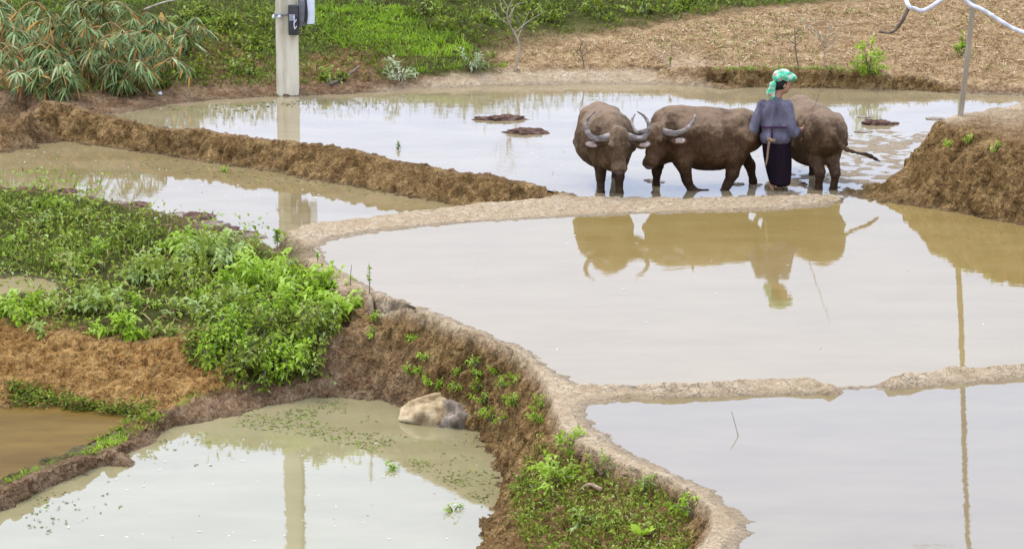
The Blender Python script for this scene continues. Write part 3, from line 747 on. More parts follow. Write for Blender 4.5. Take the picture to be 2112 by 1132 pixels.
buffalo('water_buffalo', (b1[0], b1[1], -.13), (.13, -.99), 'grey-brown water buffalo facing the camera head-on with wide crescent horns',
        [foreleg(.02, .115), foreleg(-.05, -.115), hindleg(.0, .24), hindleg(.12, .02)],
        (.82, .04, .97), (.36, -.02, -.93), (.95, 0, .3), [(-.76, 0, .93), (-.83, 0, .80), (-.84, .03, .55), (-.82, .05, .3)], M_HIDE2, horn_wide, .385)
b2 = P(1452, 398, 0)
lg2 = [[((.44, -.22, .78), .13), ((.50, -.20, .58), .11), ((.57, -.18, .34), .060), ((.585, -.18, .12), .046), ((.61, -.18, -.08), .058)],       # far foreleg, straight
       [((.40, .22, .76), .135), ((.30, .22, .54), .115), ((.235, .20, .27), .062), ((.17, .20, .135), .050), ((.03, .20, .075), .046), ((-.03, .20, .09), .052)],      # near foreleg folded back
       [((-.50, .22, .80), .17), ((-.38, .24, .58), .14), ((-.36, .23, .36), .075), ((-.29, .23, .20), .052), ((-.20, .23, .02), .055), ((-.17, .23, -.02), .055)],
       [((-.55, -.18, .82), .17), ((-.50, -.20, .58), .13), ((-.66, -.18, .38), .066), ((-.70, -.18, .16), .048), ((-.68, -.18, -.06), .058)]]
lg2 = [lg2[0], lg2[1], [(p, r) for p, r in lg2[2]], lg2[3]]
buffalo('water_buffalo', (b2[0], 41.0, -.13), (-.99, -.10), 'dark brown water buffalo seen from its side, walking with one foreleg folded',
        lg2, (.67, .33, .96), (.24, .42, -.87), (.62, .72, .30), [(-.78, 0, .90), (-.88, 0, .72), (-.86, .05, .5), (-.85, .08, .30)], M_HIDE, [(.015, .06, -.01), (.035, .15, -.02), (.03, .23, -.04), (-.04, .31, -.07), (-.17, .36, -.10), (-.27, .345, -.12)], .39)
b3 = P(1706, 394, 0)
hd3 = np.array([-.27, .96]); hd3 /= np.linalg.norm(hd3)
pos3 = np.array([b3[0], 40.85]) + hd3 * .60
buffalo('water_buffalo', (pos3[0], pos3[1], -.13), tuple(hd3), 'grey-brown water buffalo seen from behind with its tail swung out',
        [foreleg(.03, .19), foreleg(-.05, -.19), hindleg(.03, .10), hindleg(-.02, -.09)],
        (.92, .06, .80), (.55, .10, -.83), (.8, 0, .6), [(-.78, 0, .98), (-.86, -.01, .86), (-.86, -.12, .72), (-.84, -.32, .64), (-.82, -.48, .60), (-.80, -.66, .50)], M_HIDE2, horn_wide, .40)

# ------------------------------------------------------------------ the person in the headscarf
wl0 = P(1600, 396, -.02)
wp_ = np.array([wl0[0], 40.78, -.03])
person = empty('person', wp_)
person.scale = (1, 1, 1.035)
tag(person, 'person in a green headscarf, grey-blue tunic and dark skirt holding a thin switch', 'person')
M_SKIN = simple_mat("skin", [(.3, (.27, .135, .075)), (.7, (.40, .215, .13))], 12, .5, .15, 80, .002)
M_TUNIC = simple_mat("grey_blue_cloth", [(.34, (.062, .053, .066)), (.5, (.11, .096, .115)), (.66, (.185, .165, .185))], 6, .95, .9, 16, .03, stretch=(1, 1, .4))
M_SKIRT = simple_mat("dark_plum_cloth", [(.3, (.005, .003, .005)), (.7, (.016, .007, .012))], 5, .9, .5, 10, .02, stretch=(2, 2, .3))
M_HAIR = simple_mat("black_hair", [(.3, (.008, .007, .006)), (.7, (.025, .02, .018))], 40, .5, .4, 90, .003)
M_BELT = simple_mat("wine_sash", [(.3, (.035, .015, .03)), (.7, (.07, .03, .055))], 20, .9, .3)
M_WOOD = simple_mat("worn_wood", [(.3, (.16, .095, .05)), (.7, (.34, .23, .14))], 14, .7, .4, 50, .004, stretch=(1, 1, .2))
def scarf_mat():
    m, nt, b = new_mat("printed_headscarf")
    tc = node(nt, 'ShaderNodeTexCoord').outputs['Object']
    f = noise(nt, 9, 3, tc, .6, stretch=(1, 1, 1.6)); g = noise(nt, 11, 3, tc, .6, stretch=(1.3, .8, 1.4))
    c = ramp(nt, f, [(.42, (.03, .33, .15)), (.51, (.10, .50, .27)), (.57, (.42, .48, .34)), (.64, (.58, .55, .44))])
    r = ramp(nt, g, [(.60, (0, 0, 0)), (.66, (1, 1, 1))])
    nt.links.new(mixc(nt, r, c, (.62, .16, .10)), b.inputs['Base Color']); b.inputs['Roughness'].default_value = .85
    bump(nt, b, noise(nt, 22, 3, tc, .6, stretch=(1, 1, 2.5)), .6, .012)
    return m
M_SCARF = scarf_mat()
hc = np.array([.075, .03, 1.385]); fd = np.array([.90, .22, -.30]); fd /= np.linalg.norm(fd)
HR = frame(-np.cross(fd, np.cross(fd, (0, 0, 1))) * -1, fd)      # X down the face, Z out of the face
if HR[2, 0] > 0: HR[:, 0] *= -1; HR[:, 1] *= -1
def FH(p): return hc + HR @ np.array(p, float)
elR, hnR = np.array([.205, -.05, .77]), np.array([.325, .11, .785])
elL, hnL = np.array([-.315, .03, .80]), np.array([-.20, .26, .74])
shR, shL = np.array([.135, .0, 1.10]), np.array([-.185, .06, 1.10])
body = [('e', hc, (.115, .075, .095), HR, .02), ('e', FH((.06, 0, .035)), (.065, .055, .055), HR, .03), ('e', FH((.095, 0, .065)), (.022, .026, .022), HR, .02),
        ('c', FH((-.005, 0, .09)), FH((.028, 0, .112)), .010, .014, .012), ('e', FH((.062, 0, .092)), (.010, .022, .012), HR, .010), ('e', FH((-.02, .028, .083)), (.012, .022, .012), HR, .01), ('e', FH((-.02, -.028, .083)), (.012, .022, .012), HR, .01),
        ('e', FH((.02, .077, -.005)), (.032, .010, .02), HR, .008), ('e', FH((.02, -.077, -.005)), (.032, .010, .02), HR, .008),
        ('c', FH((.07, 0, -.02)), (-.01, .03, 1.17), .052, .058, .03),
        ('e', (-.03, .03, 1.0), (.135, .085, .12), None, .04), ('e', (-.02, .03, .85), (.145, .10, .16), None, .06), ('e', (-.01, .03, .68), (.165, .12, .14), None, .06),
        ('c', shR, elR, .045, .040, .03), ('c', elR, hnR, .040, .026, .02), ('c', shL, elL, .045, .040, .03), ('c', elL, hnL, .040, .026, .02)]
for s, lean in ((-.045, .0), (.055, .07)):
    body += [('c', (s * 1.7, .03, .68), (s * 1.3, .02 + lean, .38), .085, .055, .04), ('c', (s * 1.3, .02 + lean, .38), (s, .03 + lean, .05), .050, .034, .03), ('c', (s, .02 + lean, -.02), (s + .10, .10 + lean, -.05), .036, .025, .03)]
def hand(w, d, side, curl):
    d = np.asarray(d, float); d /= np.linalg.norm(d); out = []
    lat = np.cross(d, (0, 0, 1.0)); lat /= np.linalg.norm(lat); dn = np.cross(lat, d); dn *= -1 if dn[2] > 0 else 1
    lat2 = np.array([0, 0, 1.0]) - d * d[2]; lat2 /= np.linalg.norm(lat2); inn = np.cross(d, lat2) * side
    out.append(('c', w, w + d * .045, .024, .030, .012)); out.append(('e', w + d * .055, (.042, .018, .038), np.stack([d, inn, lat2], 1), .012))
    for i, ln in enumerate((.066, .075, .07, .055)):
        o = w + d * .088 + lat2 * (.027 - .018 * i); q = o
        for j, a in enumerate((.35 + curl, 1.3 * curl + .6, 1.8 * curl + .8)):
            dd = d * math.cos(a * 1.0 + j * .35) + inn * math.sin(a * 1.0 + j * .35)
            e = q + dd * ln * (.46, .32, .24)[j]; out.append(('c', q, e, .0085 - .0008 * j, .0080 - .0008 * j, .004)); q = e
    o = w + d * .035 + lat2 * .03; e1 = o + (d * .6 + lat2 * .6 + inn * .5) * .035; e2 = e1 + (d * .7 + inn * .9) * .028
    out += [('c', o, e1, .012, .0105, .008), ('c', e1, e2, .0105, .008, .004)]
    return out
dR = (hnR - elR) / np.linalg.norm(hnR - elR); dL = (hnL - elL) / np.linalg.norm(hnL - elL)
dRh = np.array([.85, .45, .15])
body += hand(hnR + dR * .01, dRh, -1, .75); body += hand(hnL + dL * .01, dL, 1, .5)
V, F = body_mesh(body, .0055, .03); mesh_obj('body', V, F, M_SKIN, person)
tun = [('e', (-.025, .03, 1.01), (.168, .12, .17), None, .05), ('e', (-.015, .03, .86), (.185, .135, .15), None, .05), ('e', (-.01, .03, .70), (.205, .155, .11), None, .04), ('c', (-.015, .025, 1.165), (-.02, .03, 1.10), .066, .105, .05),
       ('c', shR, elR, .066, .060, .04), ('c', elR, elR + (hnR - elR) * .55, .054, .044, .03), ('c', shL, elL, .066, .060, .04), ('c', elL, elL + (hnL - elL) * .8, .062, .047, .03)]
V, F = body_mesh(tun, .009, .03)
V += vnormals(V, np.concatenate([F[:, :3], F[:, [0, 2, 3]]])) * (.007 + .011 * fbm(V * np.array([1, 1, .45]) + .3 * V[:, [2, 0, 1]], 15, 3, 3))[:, None]
low = V[:, 2] < .625; V[low, 2] = .625 - (.625 - V[low, 2]) * .05
mesh_obj('tunic', V, F, M_TUNIC, person)
# skirt: straight wrap, hem above the ankles
nk, nz_ = 48, 22; SV = []; SF = []
for j in range(nz_):
    t = j / (nz_ - 1); z = .70 - .60 * t
    cx = -.01 + .065 * t; rx = .185 - .052 * t + .02 * math.sin(t * 3); ry = .15 - .01 * t
    for k in range(nk):
        a = 2 * math.pi * k / nk; f = 1 + .035 * t * math.sin(5 * a + 2 * t) + .02 * t * math.sin(9 * a)
        SV.append((cx + rx * f * math.cos(a), .045 + .02 * t + ry * f * math.sin(a), z + .012 * math.sin(2 * a + 1) * t))
for j in range(nz_ - 1):
    for k in range(nk): SF.append((j * nk + k, (j + 1) * nk + k, (j + 1) * nk + (k + 1) % nk, j * nk + (k + 1) % nk))
n0 = len(SV)
for k in range(nk):
    p = SV[(nz_ - 1) * nk + k]; SV.append((p[0] * .93 + .055 * .07, p[1] * .93 + .06 * .07, p[2] + .04))
for k in range(nk): SF.append(((nz_ - 1) * nk + k, n0 + k, n0 + (k + 1) % nk, (nz_ - 1) * nk + (k + 1) % nk))
mesh_obj('skirt', SV, SF, M_SKIRT, person)
# sash and the sheath at the back
sv = MB()
for zz, ex in ((.845, 1.0),):
    V0 = []; F0 = []
    for j, (dz, g) in enumerate(((.013, .99), (.010, 1.03), (-.010, 1.03), (-.013, .99))):
        for k in range(40):
            a = 2 * math.pi * k / 40; V0.append((-.015 + .194 * g * math.cos(a), .03 + .144 * g * math.sin(a), zz + dz + .006 * math.sin(3 * a)))
    for j in range(3):
        for k in range(40): F0.append((j * 40 + k, (j + 1) * 40 + k, (j + 1) * 40 + (k + 1) % 40, j * 40 + (k + 1) % 40))
    sv.add(V0, F0)
sv.build('sash', M_BELT, person)
kn = MB().box((-.085, -.150, .70), (.115, .045, .042), Matrix.Rotation(.25, 3, 'Y'), .010).build('knife_sheath', M_WOOD, person)
MB().tube(curve_pts([(-.075, -.148, .72), (-.078, -.155, .80), (-.075, -.150, .875)], 8), [.014, .013, .016, .016, .015, .014, .014, .012], 10).build('knife_handle', M_BELT, kn)
MB().tube(curve_pts([(-.11, -.162, .68), (-.125, -.165, .56), (-.135, -.16, .45), (-.15, -.15, .375)], 14), np.linspace(.016, .010, 14), 8).build('strap_end', M_WOOD, kn)
# hair and headscarf
V, F = body_mesh([('e', FH((.0, 0, -.025)), (.115, .087, .088), HR, .02), ('e', FH((.035, .0, -.072)), (.07, .07, .04), HR, .03), ('e', FH((-.075, 0, .045)), (.035, .07, .05), HR, .02)], .008, .02); mesh_obj('hair', V, F, M_HAIR, person)
up_ = -HR[:, 0]
def sc_(p): return FH(p)
sp_ = [('e', sc_((-.085, 0, -.02)), (.068, .115, .145), HR, .03), ('e', sc_((-.105, 0, .07)), (.042, .088, .082), HR, .03), ('e', sc_((-.04, .0, -.10)), (.055, .085, .06), HR, .03), ('e', sc_((-.13, -.02, -.03)), (.045, .07, .08), HR, .03)]
for k in range(7):
    a = k / 6; sp_.append(('c', sc_((-.05 - .06 * math.sin(a * 3.1), -.095 + .01 * k, -.12 + .2 * a)), sc_((-.075 - .06 * math.sin(a * 3.1), -.085 + .01 * k, -.09 + .2 * a)), .02, .022, .02))
tb = hc + np.array([-.135, -.05, -.01])
sp_ += [('e', tb, (.045, .04, .04), None, .02), ('c', tb, tb + np.array([-.045, .0, -.10]), .03, .04, .02), ('c', tb + np.array([-.045, .0, -.10]), tb + np.array([-.062, .0, -.15]), .032, .012, .02),
        ('c', tb + np.array([.005, -.01, -.02]), tb + np.array([.0, -.005, -.15]), .026, .024, .015), ('c', tb + np.array([0, -.005, -.15]), tb + np.array([-.02, -.005, -.215]), .022, .006, .015)]
V, F = body_mesh(sp_, .007, .02); V += vnormals(V, np.concatenate([F[:, :3], F[:, [0, 2, 3]]])) * (.006 * fbm(V * np.array([1, 1, 2]), 22, 2, 8))[:, None]
mesh_obj('headscarf', V, F, M_SCARF, person)
for s in (1, -1):
    V2, F2 = ball((.008, .012, .006), 10, 6); MB().add(np.array([FH((-.004, .03 * s, .086)) + HR @ v for v in V2]), F2).build('eye', M_EYE, person)
hw = wp_ + np.array([0, 0, .027]) + hnR + dR * .01 + dRh / np.linalg.norm(dRh) * .075
sw = MB().tube(curve_pts([hw + np.array([-.07, -.03, -.16]), hw, hw + np.array([.14, .02, .40]), hw + np.array([.37, .08, 1.02])], 20), np.linspace(.008, .003, 20), 7).build('switch', M_WOOD)
tag(sw, 'thin wooden switch held upright in the hand of the person', 'stick')
# ------------------------------------------------------------------ foliage helpers
class Leaves:
    def __init__(s): s.V = []; s.T = []; s.C = []; s.n = 0
    def add(s, pos, d, ln, wd, tint, fold=.25, droop=.2, segs=1):
        pos = np.atleast_2d(pos).astype(float); N = len(pos)
        d = np.broadcast_to(np.asarray(d, float), (N, 3)).copy(); d /= np.linalg.norm(d, axis=1)[:, None] + 1e-9
        ln = np.broadcast_to(np.asarray(ln, float), N)[:, None]; wd = np.broadcast_to(np.asarray(wd, float), N)[:, None]; tint = np.broadcast_to(np.asarray(tint, float), N)
        up = np.array([0, 0, 1.0]); side = np.cross(d, up) + rng.normal(0, .25, (N, 3)); side -= d * (side * d).sum(1)[:, None]; side /= np.linalg.norm(side, axis=1)[:, None] + 1e-9
        nr = np.cross(side, d); nr *= np.sign(nr[:, 2:3] + 1e-6)
        if segs == 1:
            b = pos; m = pos + d * ln * .45; t = pos + d * ln - up * ln * droop
            vs = [b, m + side * wd * .5 + nr * wd * fold, m - nr * wd * .05, m - side * wd * .5 + nr * wd * fold, t]
            tri = [(0, 2, 1), (0, 3, 2), (1, 2, 4), (2, 3, 4)]
        else:
            b = pos; m1 = pos + d * ln * .33 - up * ln * droop * .12; m2 = pos + d * ln * .68 - up * ln * droop * .5; t = pos + d * ln * .95 - up * ln * droop * 1.1
            vs = [b - side * wd * .12, b + side * wd * .12, m1 - side * wd * .5, m1 + side * wd * .5, m2 - side * wd * .4, m2 + side * wd * .4, t]
            tri = [(0, 1, 3), (0, 3, 2), (2, 3, 5), (2, 5, 4), (4, 5, 6)]
        k = len(vs); s.V.append(np.stack(vs, 1).reshape(-1, 3)); base = s.n + k * np.arange(N)[:, None, None]
        s.T.append((base + np.array(tri)[None]).reshape(-1, 3)); s.C.append(np.repeat(tint, k)); s.n += N * k
        return s
    def build(s, name, mat, parent=None, loc=None):
        V = np.concatenate(s.V)
        if loc is not None: V = V - np.asarray(loc)
        return mesh_obj(name, V, np.concatenate(s.T), mat, parent, smooth=False, attrs={'tint': np.clip(np.concatenate(s.C), 0, 1)}, loc=loc)
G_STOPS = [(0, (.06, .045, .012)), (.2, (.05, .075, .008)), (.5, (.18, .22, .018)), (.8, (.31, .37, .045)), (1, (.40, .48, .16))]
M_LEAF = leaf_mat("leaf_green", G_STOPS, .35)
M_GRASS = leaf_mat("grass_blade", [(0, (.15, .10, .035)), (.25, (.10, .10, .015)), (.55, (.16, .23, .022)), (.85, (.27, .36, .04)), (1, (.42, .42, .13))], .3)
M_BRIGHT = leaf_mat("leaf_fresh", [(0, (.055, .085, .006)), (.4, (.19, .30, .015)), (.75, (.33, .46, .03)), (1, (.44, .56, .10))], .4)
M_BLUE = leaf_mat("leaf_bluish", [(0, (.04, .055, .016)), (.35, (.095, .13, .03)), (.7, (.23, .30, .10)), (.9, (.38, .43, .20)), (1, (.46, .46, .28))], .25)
M_PALE = leaf_mat("leaf_pale", [(0, (.12, .17, .05)), (.5, (.32, .38, .17)), (1, (.56, .58, .36))], .35)
M_STRAW = leaf_mat("dry_straw", [(0, (.14, .07, .025)), (.35, (.34, .20, .085)), (.7, (.48, .325, .16)), (1, (.62, .48, .31))], .15, .8)
M_ORANGE = leaf_mat("dry_leaf_orange", [(0, (.20, .08, .02)), (.6, (.50, .22, .045)), (1, (.60, .36, .10))], .3, .8)
M_BARK = simple_mat("bark", [(.3, (.08, .055, .035)), (.7, (.22, .165, .115))], 12, .9, .6, 40, .01, stretch=(1, 1, .3))
M_PBARK = simple_mat("pale_bark", [(.3, (.22, .17, .11)), (.7, (.42, .35, .25))], 12, .9, .6, 40, .01, stretch=(1, 1, .3))
def upix(poly, n, z=0.0, tries=12):         # random ground points whose picture position lies in a region
    pp = np.array(poly, float); cen = pp.mean(0)
    q = np.array([P(u, v, z + dz_) for u, v in poly for dz_ in (-.25, .25)]); lo, hi = q.min(0), q.max(0); out = []
    for _ in range(tries):
        if len(out) >= n: break
        m = min(int((n - len(out)) * 1.6) + 50, 60000)
        xy = rng.uniform(lo[:2] - .1, hi[:2] + .1, (m, 2))
        pu = np.stack(proj(np.column_stack([xy, np.full(m, z)])), 1); a_, b_ = np.stack(proj(np.column_stack([xy, np.full(m, z - .25)])), 1), np.stack(proj(np.column_stack([xy, np.full(m, z + .25)])), 1)
        xy = xy[inpoly(pu, pp) | inpoly(a_, pp) | inpoly(b_, pp)]
        for x, y in xy:
            h = BVH.ray_cast(Vector((x, y, 60)), Vector((0, 0, -1)))
            if h[0] is not None: out.append((x, y, h[0].z, h[1].x, h[1].y, h[1].z))
            if len(out) >= n: break
    out = np.array(out); return out[inpoly(np.stack(proj(out[:, :3]), 1), pp)]
def pixpts(poly, n):                        # points spread over a steep face as it is seen
    pp = np.array(poly, float); lo, hi = pp.min(0), pp.max(0); out = []
    while len(out) < n:
        u, v = rng.uniform(lo, hi)
        if inpoly(np.array([[u, v]]), pp)[0]:
            p, nn = hit(u, v); out.append((*p, *nn))
    return np.array(out)
def hemis(N, nrm=None, spread=1.0, upw=.5):
    d = rng.normal(0, 1, (N, 3)) * spread; d[:, 2] = np.abs(d[:, 2]) * .6 + upw
    if nrm is not None: d += nrm * .8
    return d / np.linalg.norm(d, axis=1)[:, None]
WLEV = [(z, np.array(p)) for z, p in POOLS.values()]
def dry(pts):                               # drop points that lie under a pool
    keep = np.ones(len(pts), bool)
    for z, q in WLEV:
        keep &= ~(inpoly(pts[:, :2], q) & (pts[:, 2] < z + .015))
    return pts[keep]

# ------------------------------------------------------------------ ground cover (nobody could count it)
BARE = [[(150, 165), (180, 95), (300, 75), (345, 120), (320, 165)]]
def grass(name, poly, n, h0, h1, mat, z, bright=.55, clump=1.6, keep=0.0, wd=.012, lean=.5):
    p = dry(upix(poly, n, z)); uv = np.stack(proj(p[:, :3]), 1)
    for b_ in BARE: p = p[~(inpoly(uv, b_) & (rng.random(len(p)) < .75))]; uv = np.stack(proj(p[:, :3]), 1)
    xyz = p[:, :3]; c = fbm(xyz, clump, 3, 31); m = c > keep - 1 + rng.uniform(0, .5, len(c)); p = p[m]; xyz = xyz[m]; c = c[m]; N = len(xyz)
    L = Leaves(); k = 3
    for j in range(k):
        d = rng.normal(0, lean, (N, 3)); d[:, 2] = 1
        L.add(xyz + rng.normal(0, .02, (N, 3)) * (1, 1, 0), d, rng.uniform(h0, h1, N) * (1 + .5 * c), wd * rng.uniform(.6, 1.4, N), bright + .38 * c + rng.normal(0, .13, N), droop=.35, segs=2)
    o = L.build(name, mat); tag(o, kind='stuff'); return o
def cover(name, poly, n, z, s0=.04, s1=.09, mat=None, bright=.5, hgt=.12, clump=1.3, keep=-.2, wr=.45):
    p = dry(upix(poly, n, z)); xyz, nr = p[:, :3], p[:, 3:]
    c = fbm(xyz, clump, 3, 41); m = c > keep + rng.normal(0, .12, len(c)); xyz, nr, c = xyz[m], nr[m], c[m]; N = len(xyz)
    L = Leaves(); h = rng.uniform(0, 1, N) * hgt * (1 + 1.2 * np.clip(c + .2, 0, 1))
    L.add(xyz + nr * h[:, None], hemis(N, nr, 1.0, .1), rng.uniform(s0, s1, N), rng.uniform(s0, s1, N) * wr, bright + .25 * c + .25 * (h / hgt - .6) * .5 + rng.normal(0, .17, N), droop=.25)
    L.add(xyz, hemis(N, nr, .5, .7), rng.uniform(.06, .16, N), .010, bright - .1 + rng.normal(0, .15, N), droop=.3, segs=2)
    o = L.build(name, mat or M_LEAF); tag(o, kind='stuff'); return o
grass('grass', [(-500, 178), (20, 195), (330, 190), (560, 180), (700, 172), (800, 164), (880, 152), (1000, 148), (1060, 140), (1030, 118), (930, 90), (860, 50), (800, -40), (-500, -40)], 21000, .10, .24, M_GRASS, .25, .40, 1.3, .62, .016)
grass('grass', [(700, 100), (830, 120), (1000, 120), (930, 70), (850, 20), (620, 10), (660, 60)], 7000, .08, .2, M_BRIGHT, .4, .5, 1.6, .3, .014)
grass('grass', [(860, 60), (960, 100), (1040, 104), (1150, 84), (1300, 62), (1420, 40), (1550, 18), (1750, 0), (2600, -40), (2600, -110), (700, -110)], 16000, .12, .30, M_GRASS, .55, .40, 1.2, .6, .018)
grass('grass', [(1462, 149), (1600, 146), (1700, 148), (1800, 156), (1880, 167), (1945, 181), (1950, 172), (1880, 158), (1800, 146), (1700, 140), (1480, 141)], 2600, .05, .10, M_GRASS, .25, .72, 3, .3, .011)
grass('grass', [(820, 160), (900, 150), (1040, 144), (1060, 134), (960, 136), (840, 146)], 1200, .05, .14, M_BRIGHT, .16, .5, 3, .3, .012)
grass('grass', [(10, 990), (80, 962), (150, 930), (235, 880), (290, 862), (345, 848), (345, 872), (270, 905), (200, 938), (140, 940), (60, 985), (10, 1002)], 900, .04, .12, M_BRIGHT, -.78, .5, 3, .2, .010)
grass('grass', [(340, 850), (440, 812), (560, 790), (680, 782), (690, 772), (560, 778), (400, 808)], 700, .03, .10, M_GRASS, -.72, .6, 3, .2, .010)
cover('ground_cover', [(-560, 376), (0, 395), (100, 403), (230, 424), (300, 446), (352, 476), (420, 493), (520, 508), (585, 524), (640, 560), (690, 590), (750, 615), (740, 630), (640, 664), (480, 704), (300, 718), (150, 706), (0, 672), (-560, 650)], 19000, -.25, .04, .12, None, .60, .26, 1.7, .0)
cover('ground_cover', [(1060, 985), (1115, 915), (1150, 915), (1185, 945), (1235, 972), (1300, 990), (1360, 1005), (1420, 1032), (1452, 1058), (1455, 1090), (1425, 1125), (1380, 1200), (1120, 1200), (1060, 1090)], 6500, -.2, .03, .075, M_LEAF, .55, .11, 1.6, -.28)
cover('ground_cover', [(880, 70), (1000, 108), (1060, 104), (1150, 84), (1300, 60), (1420, 38), (1550, 16), (1750, -4), (1750, -60), (800, -60), (830, 40)], 7000, .6, .06, .14, None, .40, .25, 1.4, -.15)
cover('ground_cover', [(330, 185), (345, 110), (370, 30), (560, 30), (560, 180)], 3200, .4, .05, .13, None, .34, .28, 1.6, -.1)
cover('ground_cover', [(625, 175), (625, 70), (700, 60), (800, 110), (860, 150), (780, 168), (700, 176)], 1600, .3, .05, .12, None, .36, .22, 2.2, .0)
grass('grass', [(-500, 385), (0, 398), (100, 406), (230, 428), (300, 452), (330, 500), (200, 560), (0, 560), (-500, 560)], 5200, .10, .26, M_GRASS, -.3, .42, 1.6, .3, .012)
fd_ = dry(upix([(-500, 390), (0, 400), (230, 430), (420, 500), (580, 530), (740, 620), (640, 664), (480, 700), (300, 712), (0, 668), (-500, 640)], 2600, -.3)); L = Leaves(); N = len(fd_); d = rng.normal(0, .8, (N, 3)); d[:, 2] = rng.uniform(.1, 1, N)
L.add(fd_[:, :3], d, rng.uniform(.10, .30, N), rng.uniform(.006, .016, N), rng.uniform(.1, .7, N), droop=.3, segs=2); tag(L.build('dead_grass', M_STRAW), kind='stuff')
# dry stalks and litter on the harvested field
fp = upix([(1000, 150), (1100, 146), (1460, 142), (1720, 144), (1900, 158), (2112, 176), (2650, 178), (2650, -30), (2000, -5), (1750, 14), (1550, 30), (1420, 52), (1300, 74), (1150, 94), (1020, 122)], 30000, .3)
L = Leaves(); N = len(fp); c = fbm(fp[:, :3], .9, 3, 51)
d = rng.normal(0, 1, (N, 3)); d[:, 2] = np.abs(rng.normal(0, .25, N)) + .05
L.add(fp[:, :3] + (0, 0, .01), d, rng.uniform(.03, .16, N), rng.uniform(.006, .022, N), .50 + .3 * c + rng.normal(0, .26, N), droop=.1, segs=2)
n2 = 3000; d2 = rng.normal(0, .3, (n2, 3)); d2[:, 2] = 1
L.add(fp[:n2, :3], d2, rng.uniform(.04, .12, n2), rng.uniform(.006, .014, n2), .62 + rng.normal(0, .2, n2), droop=.1, segs=2)
tag(L.build('stubble', M_STRAW), kind='stuff')
fg = fp[c > .2][:1500]; L = Leaves(); L.add(fg[:, :3], hemis(len(fg), None, .5, .8), .10, .014, rng.uniform(.2, .8, len(fg)), droop=.3, segs=2); tag(L.build('grass', M_GRASS), kind='stuff')
# dry roots and litter on the orange bank
fo = pixpts([(0, 690), (300, 728), (420, 705), (440, 800), (320, 845), (0, 830)], 600); L = Leaves(); N = len(fo)
L.add(fo[:, :3] + fo[:, 3:] * .01, rng.normal(0, 1, (N, 3)) + (0, 0, -.6), rng.uniform(.03, .14, N), rng.uniform(.005, .012, N), rng.uniform(.0, .55, N), droop=.2, segs=2); tag(L.build('dead_grass', M_STRAW), kind='stuff')
cv = pixpts([(25, 790), (100, 815), (180, 832), (260, 842), (320, 830), (320, 868), (250, 868), (130, 842), (25, 838)], 420); L = Leaves(); N = len(cv)
for _ in range(5): L.add(cv[:, :3] + rng.normal(0, .05, (N, 3)), hemis(N, None, 1, .3), rng.uniform(.03, .08, N), rng.uniform(.02, .04, N), .42 + rng.normal(0, .17, N)); 
tag(L.build('ground_cover', M_LEAF), kind='stuff')

# ------------------------------------------------------------------ leafy plants, each a thing of its own
def bush(name, at, size, n, label, mat, group=None, leaf=(.06, .11), wr=.5, hang=0.0, cat='plant', bright=.55, flat=.7, nst=7, sink=.0, compound=True):
    at = np.asarray(at, float); root = empty(name, at); tag(root, label, cat, group)
    L = Leaves(); S = MB()
    sx, sy, sz = (size, size, size * flat) if np.isscalar(size) else size
    cl = max(5, n // 14)
    for k in range(cl):
        a = rng.normal(0, 1, 3); a /= np.linalg.norm(a); a[2] = abs(a[2]) if rng.random() > hang * .6 else -abs(a[2]) * hang
        r = rng.uniform(.45, 1.0)
        tip = np.array([a[0] * sx, a[1] * sy, a[2] * sz]) * r + (0, 0, sz * .12)
        if k < nst: S.tube(curve_pts([(0, 0, -.03), tip * .5 + (0, 0, sz * .22 * (1 - hang)), tip], 6), [.008, .006, .006, .005, .004, .003], 5)
        m = max(4, int(n / cl)); ax = a + rng.normal(0, .35, 3) + (0, 0, .25 - hang * .5); ax /= np.linalg.norm(ax)
        base = rng.normal(0, .22)
        for q in range(m):                    # leaves arranged along a sprig
            t = q / m; o = tip + ax * (t - .5) * leaf[1] * 1.6 + rng.normal(0, .012, 3)
            dd = ax * .6 + rng.normal(0, .65, 3) + (0, 0, .1)
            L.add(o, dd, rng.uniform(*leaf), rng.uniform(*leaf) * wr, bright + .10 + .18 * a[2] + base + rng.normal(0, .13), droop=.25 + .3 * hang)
    L.build('foliage', mat, root); S.build('stem', M_BARK, root); return root
G = lambda u, v: hit(u, v)[0]
def at3(u, v, lift=0.0): p = G(u, v); return p + np.array([0, 0, lift])
bl = [
 (452, 545, .42, 420, M_LEAF, .66, 'broad pale-tipped bush in the middle of the grassy ledge left of the earth wall'),
 (330, 575, .36, 330, M_LEAF, .58, 'low leafy bush on the ledge beside the small muddy puddle'),
 (232, 640, .34, 300, M_LEAF, .62, 'leafy bush on the ledge edge right of the small muddy puddle'),
 (250, 690, .22, 190, M_BRIGHT, .42, 'small dark-hearted bright bush hanging over the orange bank at its lowest leaves'),
 (400, 520, .26, 260, M_BRIGHT, .48, 'fresh green clump next to the mud strip of the left pool'),
 (540, 600, .44, 520, M_BRIGHT, .52, 'largest bright green bush crowning the bank left of the earth wall'),
 (600, 640, .36, 420, M_BRIGHT, .60, 'bright yellow-green creeper mound just right of the largest bush'),
 (470, 655, .33, 360, M_LEAF, .58, 'trailing green bush above the right end of the orange bank'),
 (672, 600, .24, 240, M_BRIGHT, .58, 'narrow fresh green shrub where the pale bund meets the earth wall'),
 (700, 650, .22, 200, M_BRIGHT, .62, 'yellow-green weeds on the mud mound beside the earth wall'),
 (150, 560, .24, 200, M_GRASS, .62, 'yellowish tuft at the far edge of the small muddy puddle'),
 (40, 650, .26, 230, M_BRIGHT, .50, 'bright weedy clump on the ledge in front of the small muddy puddle'),
]
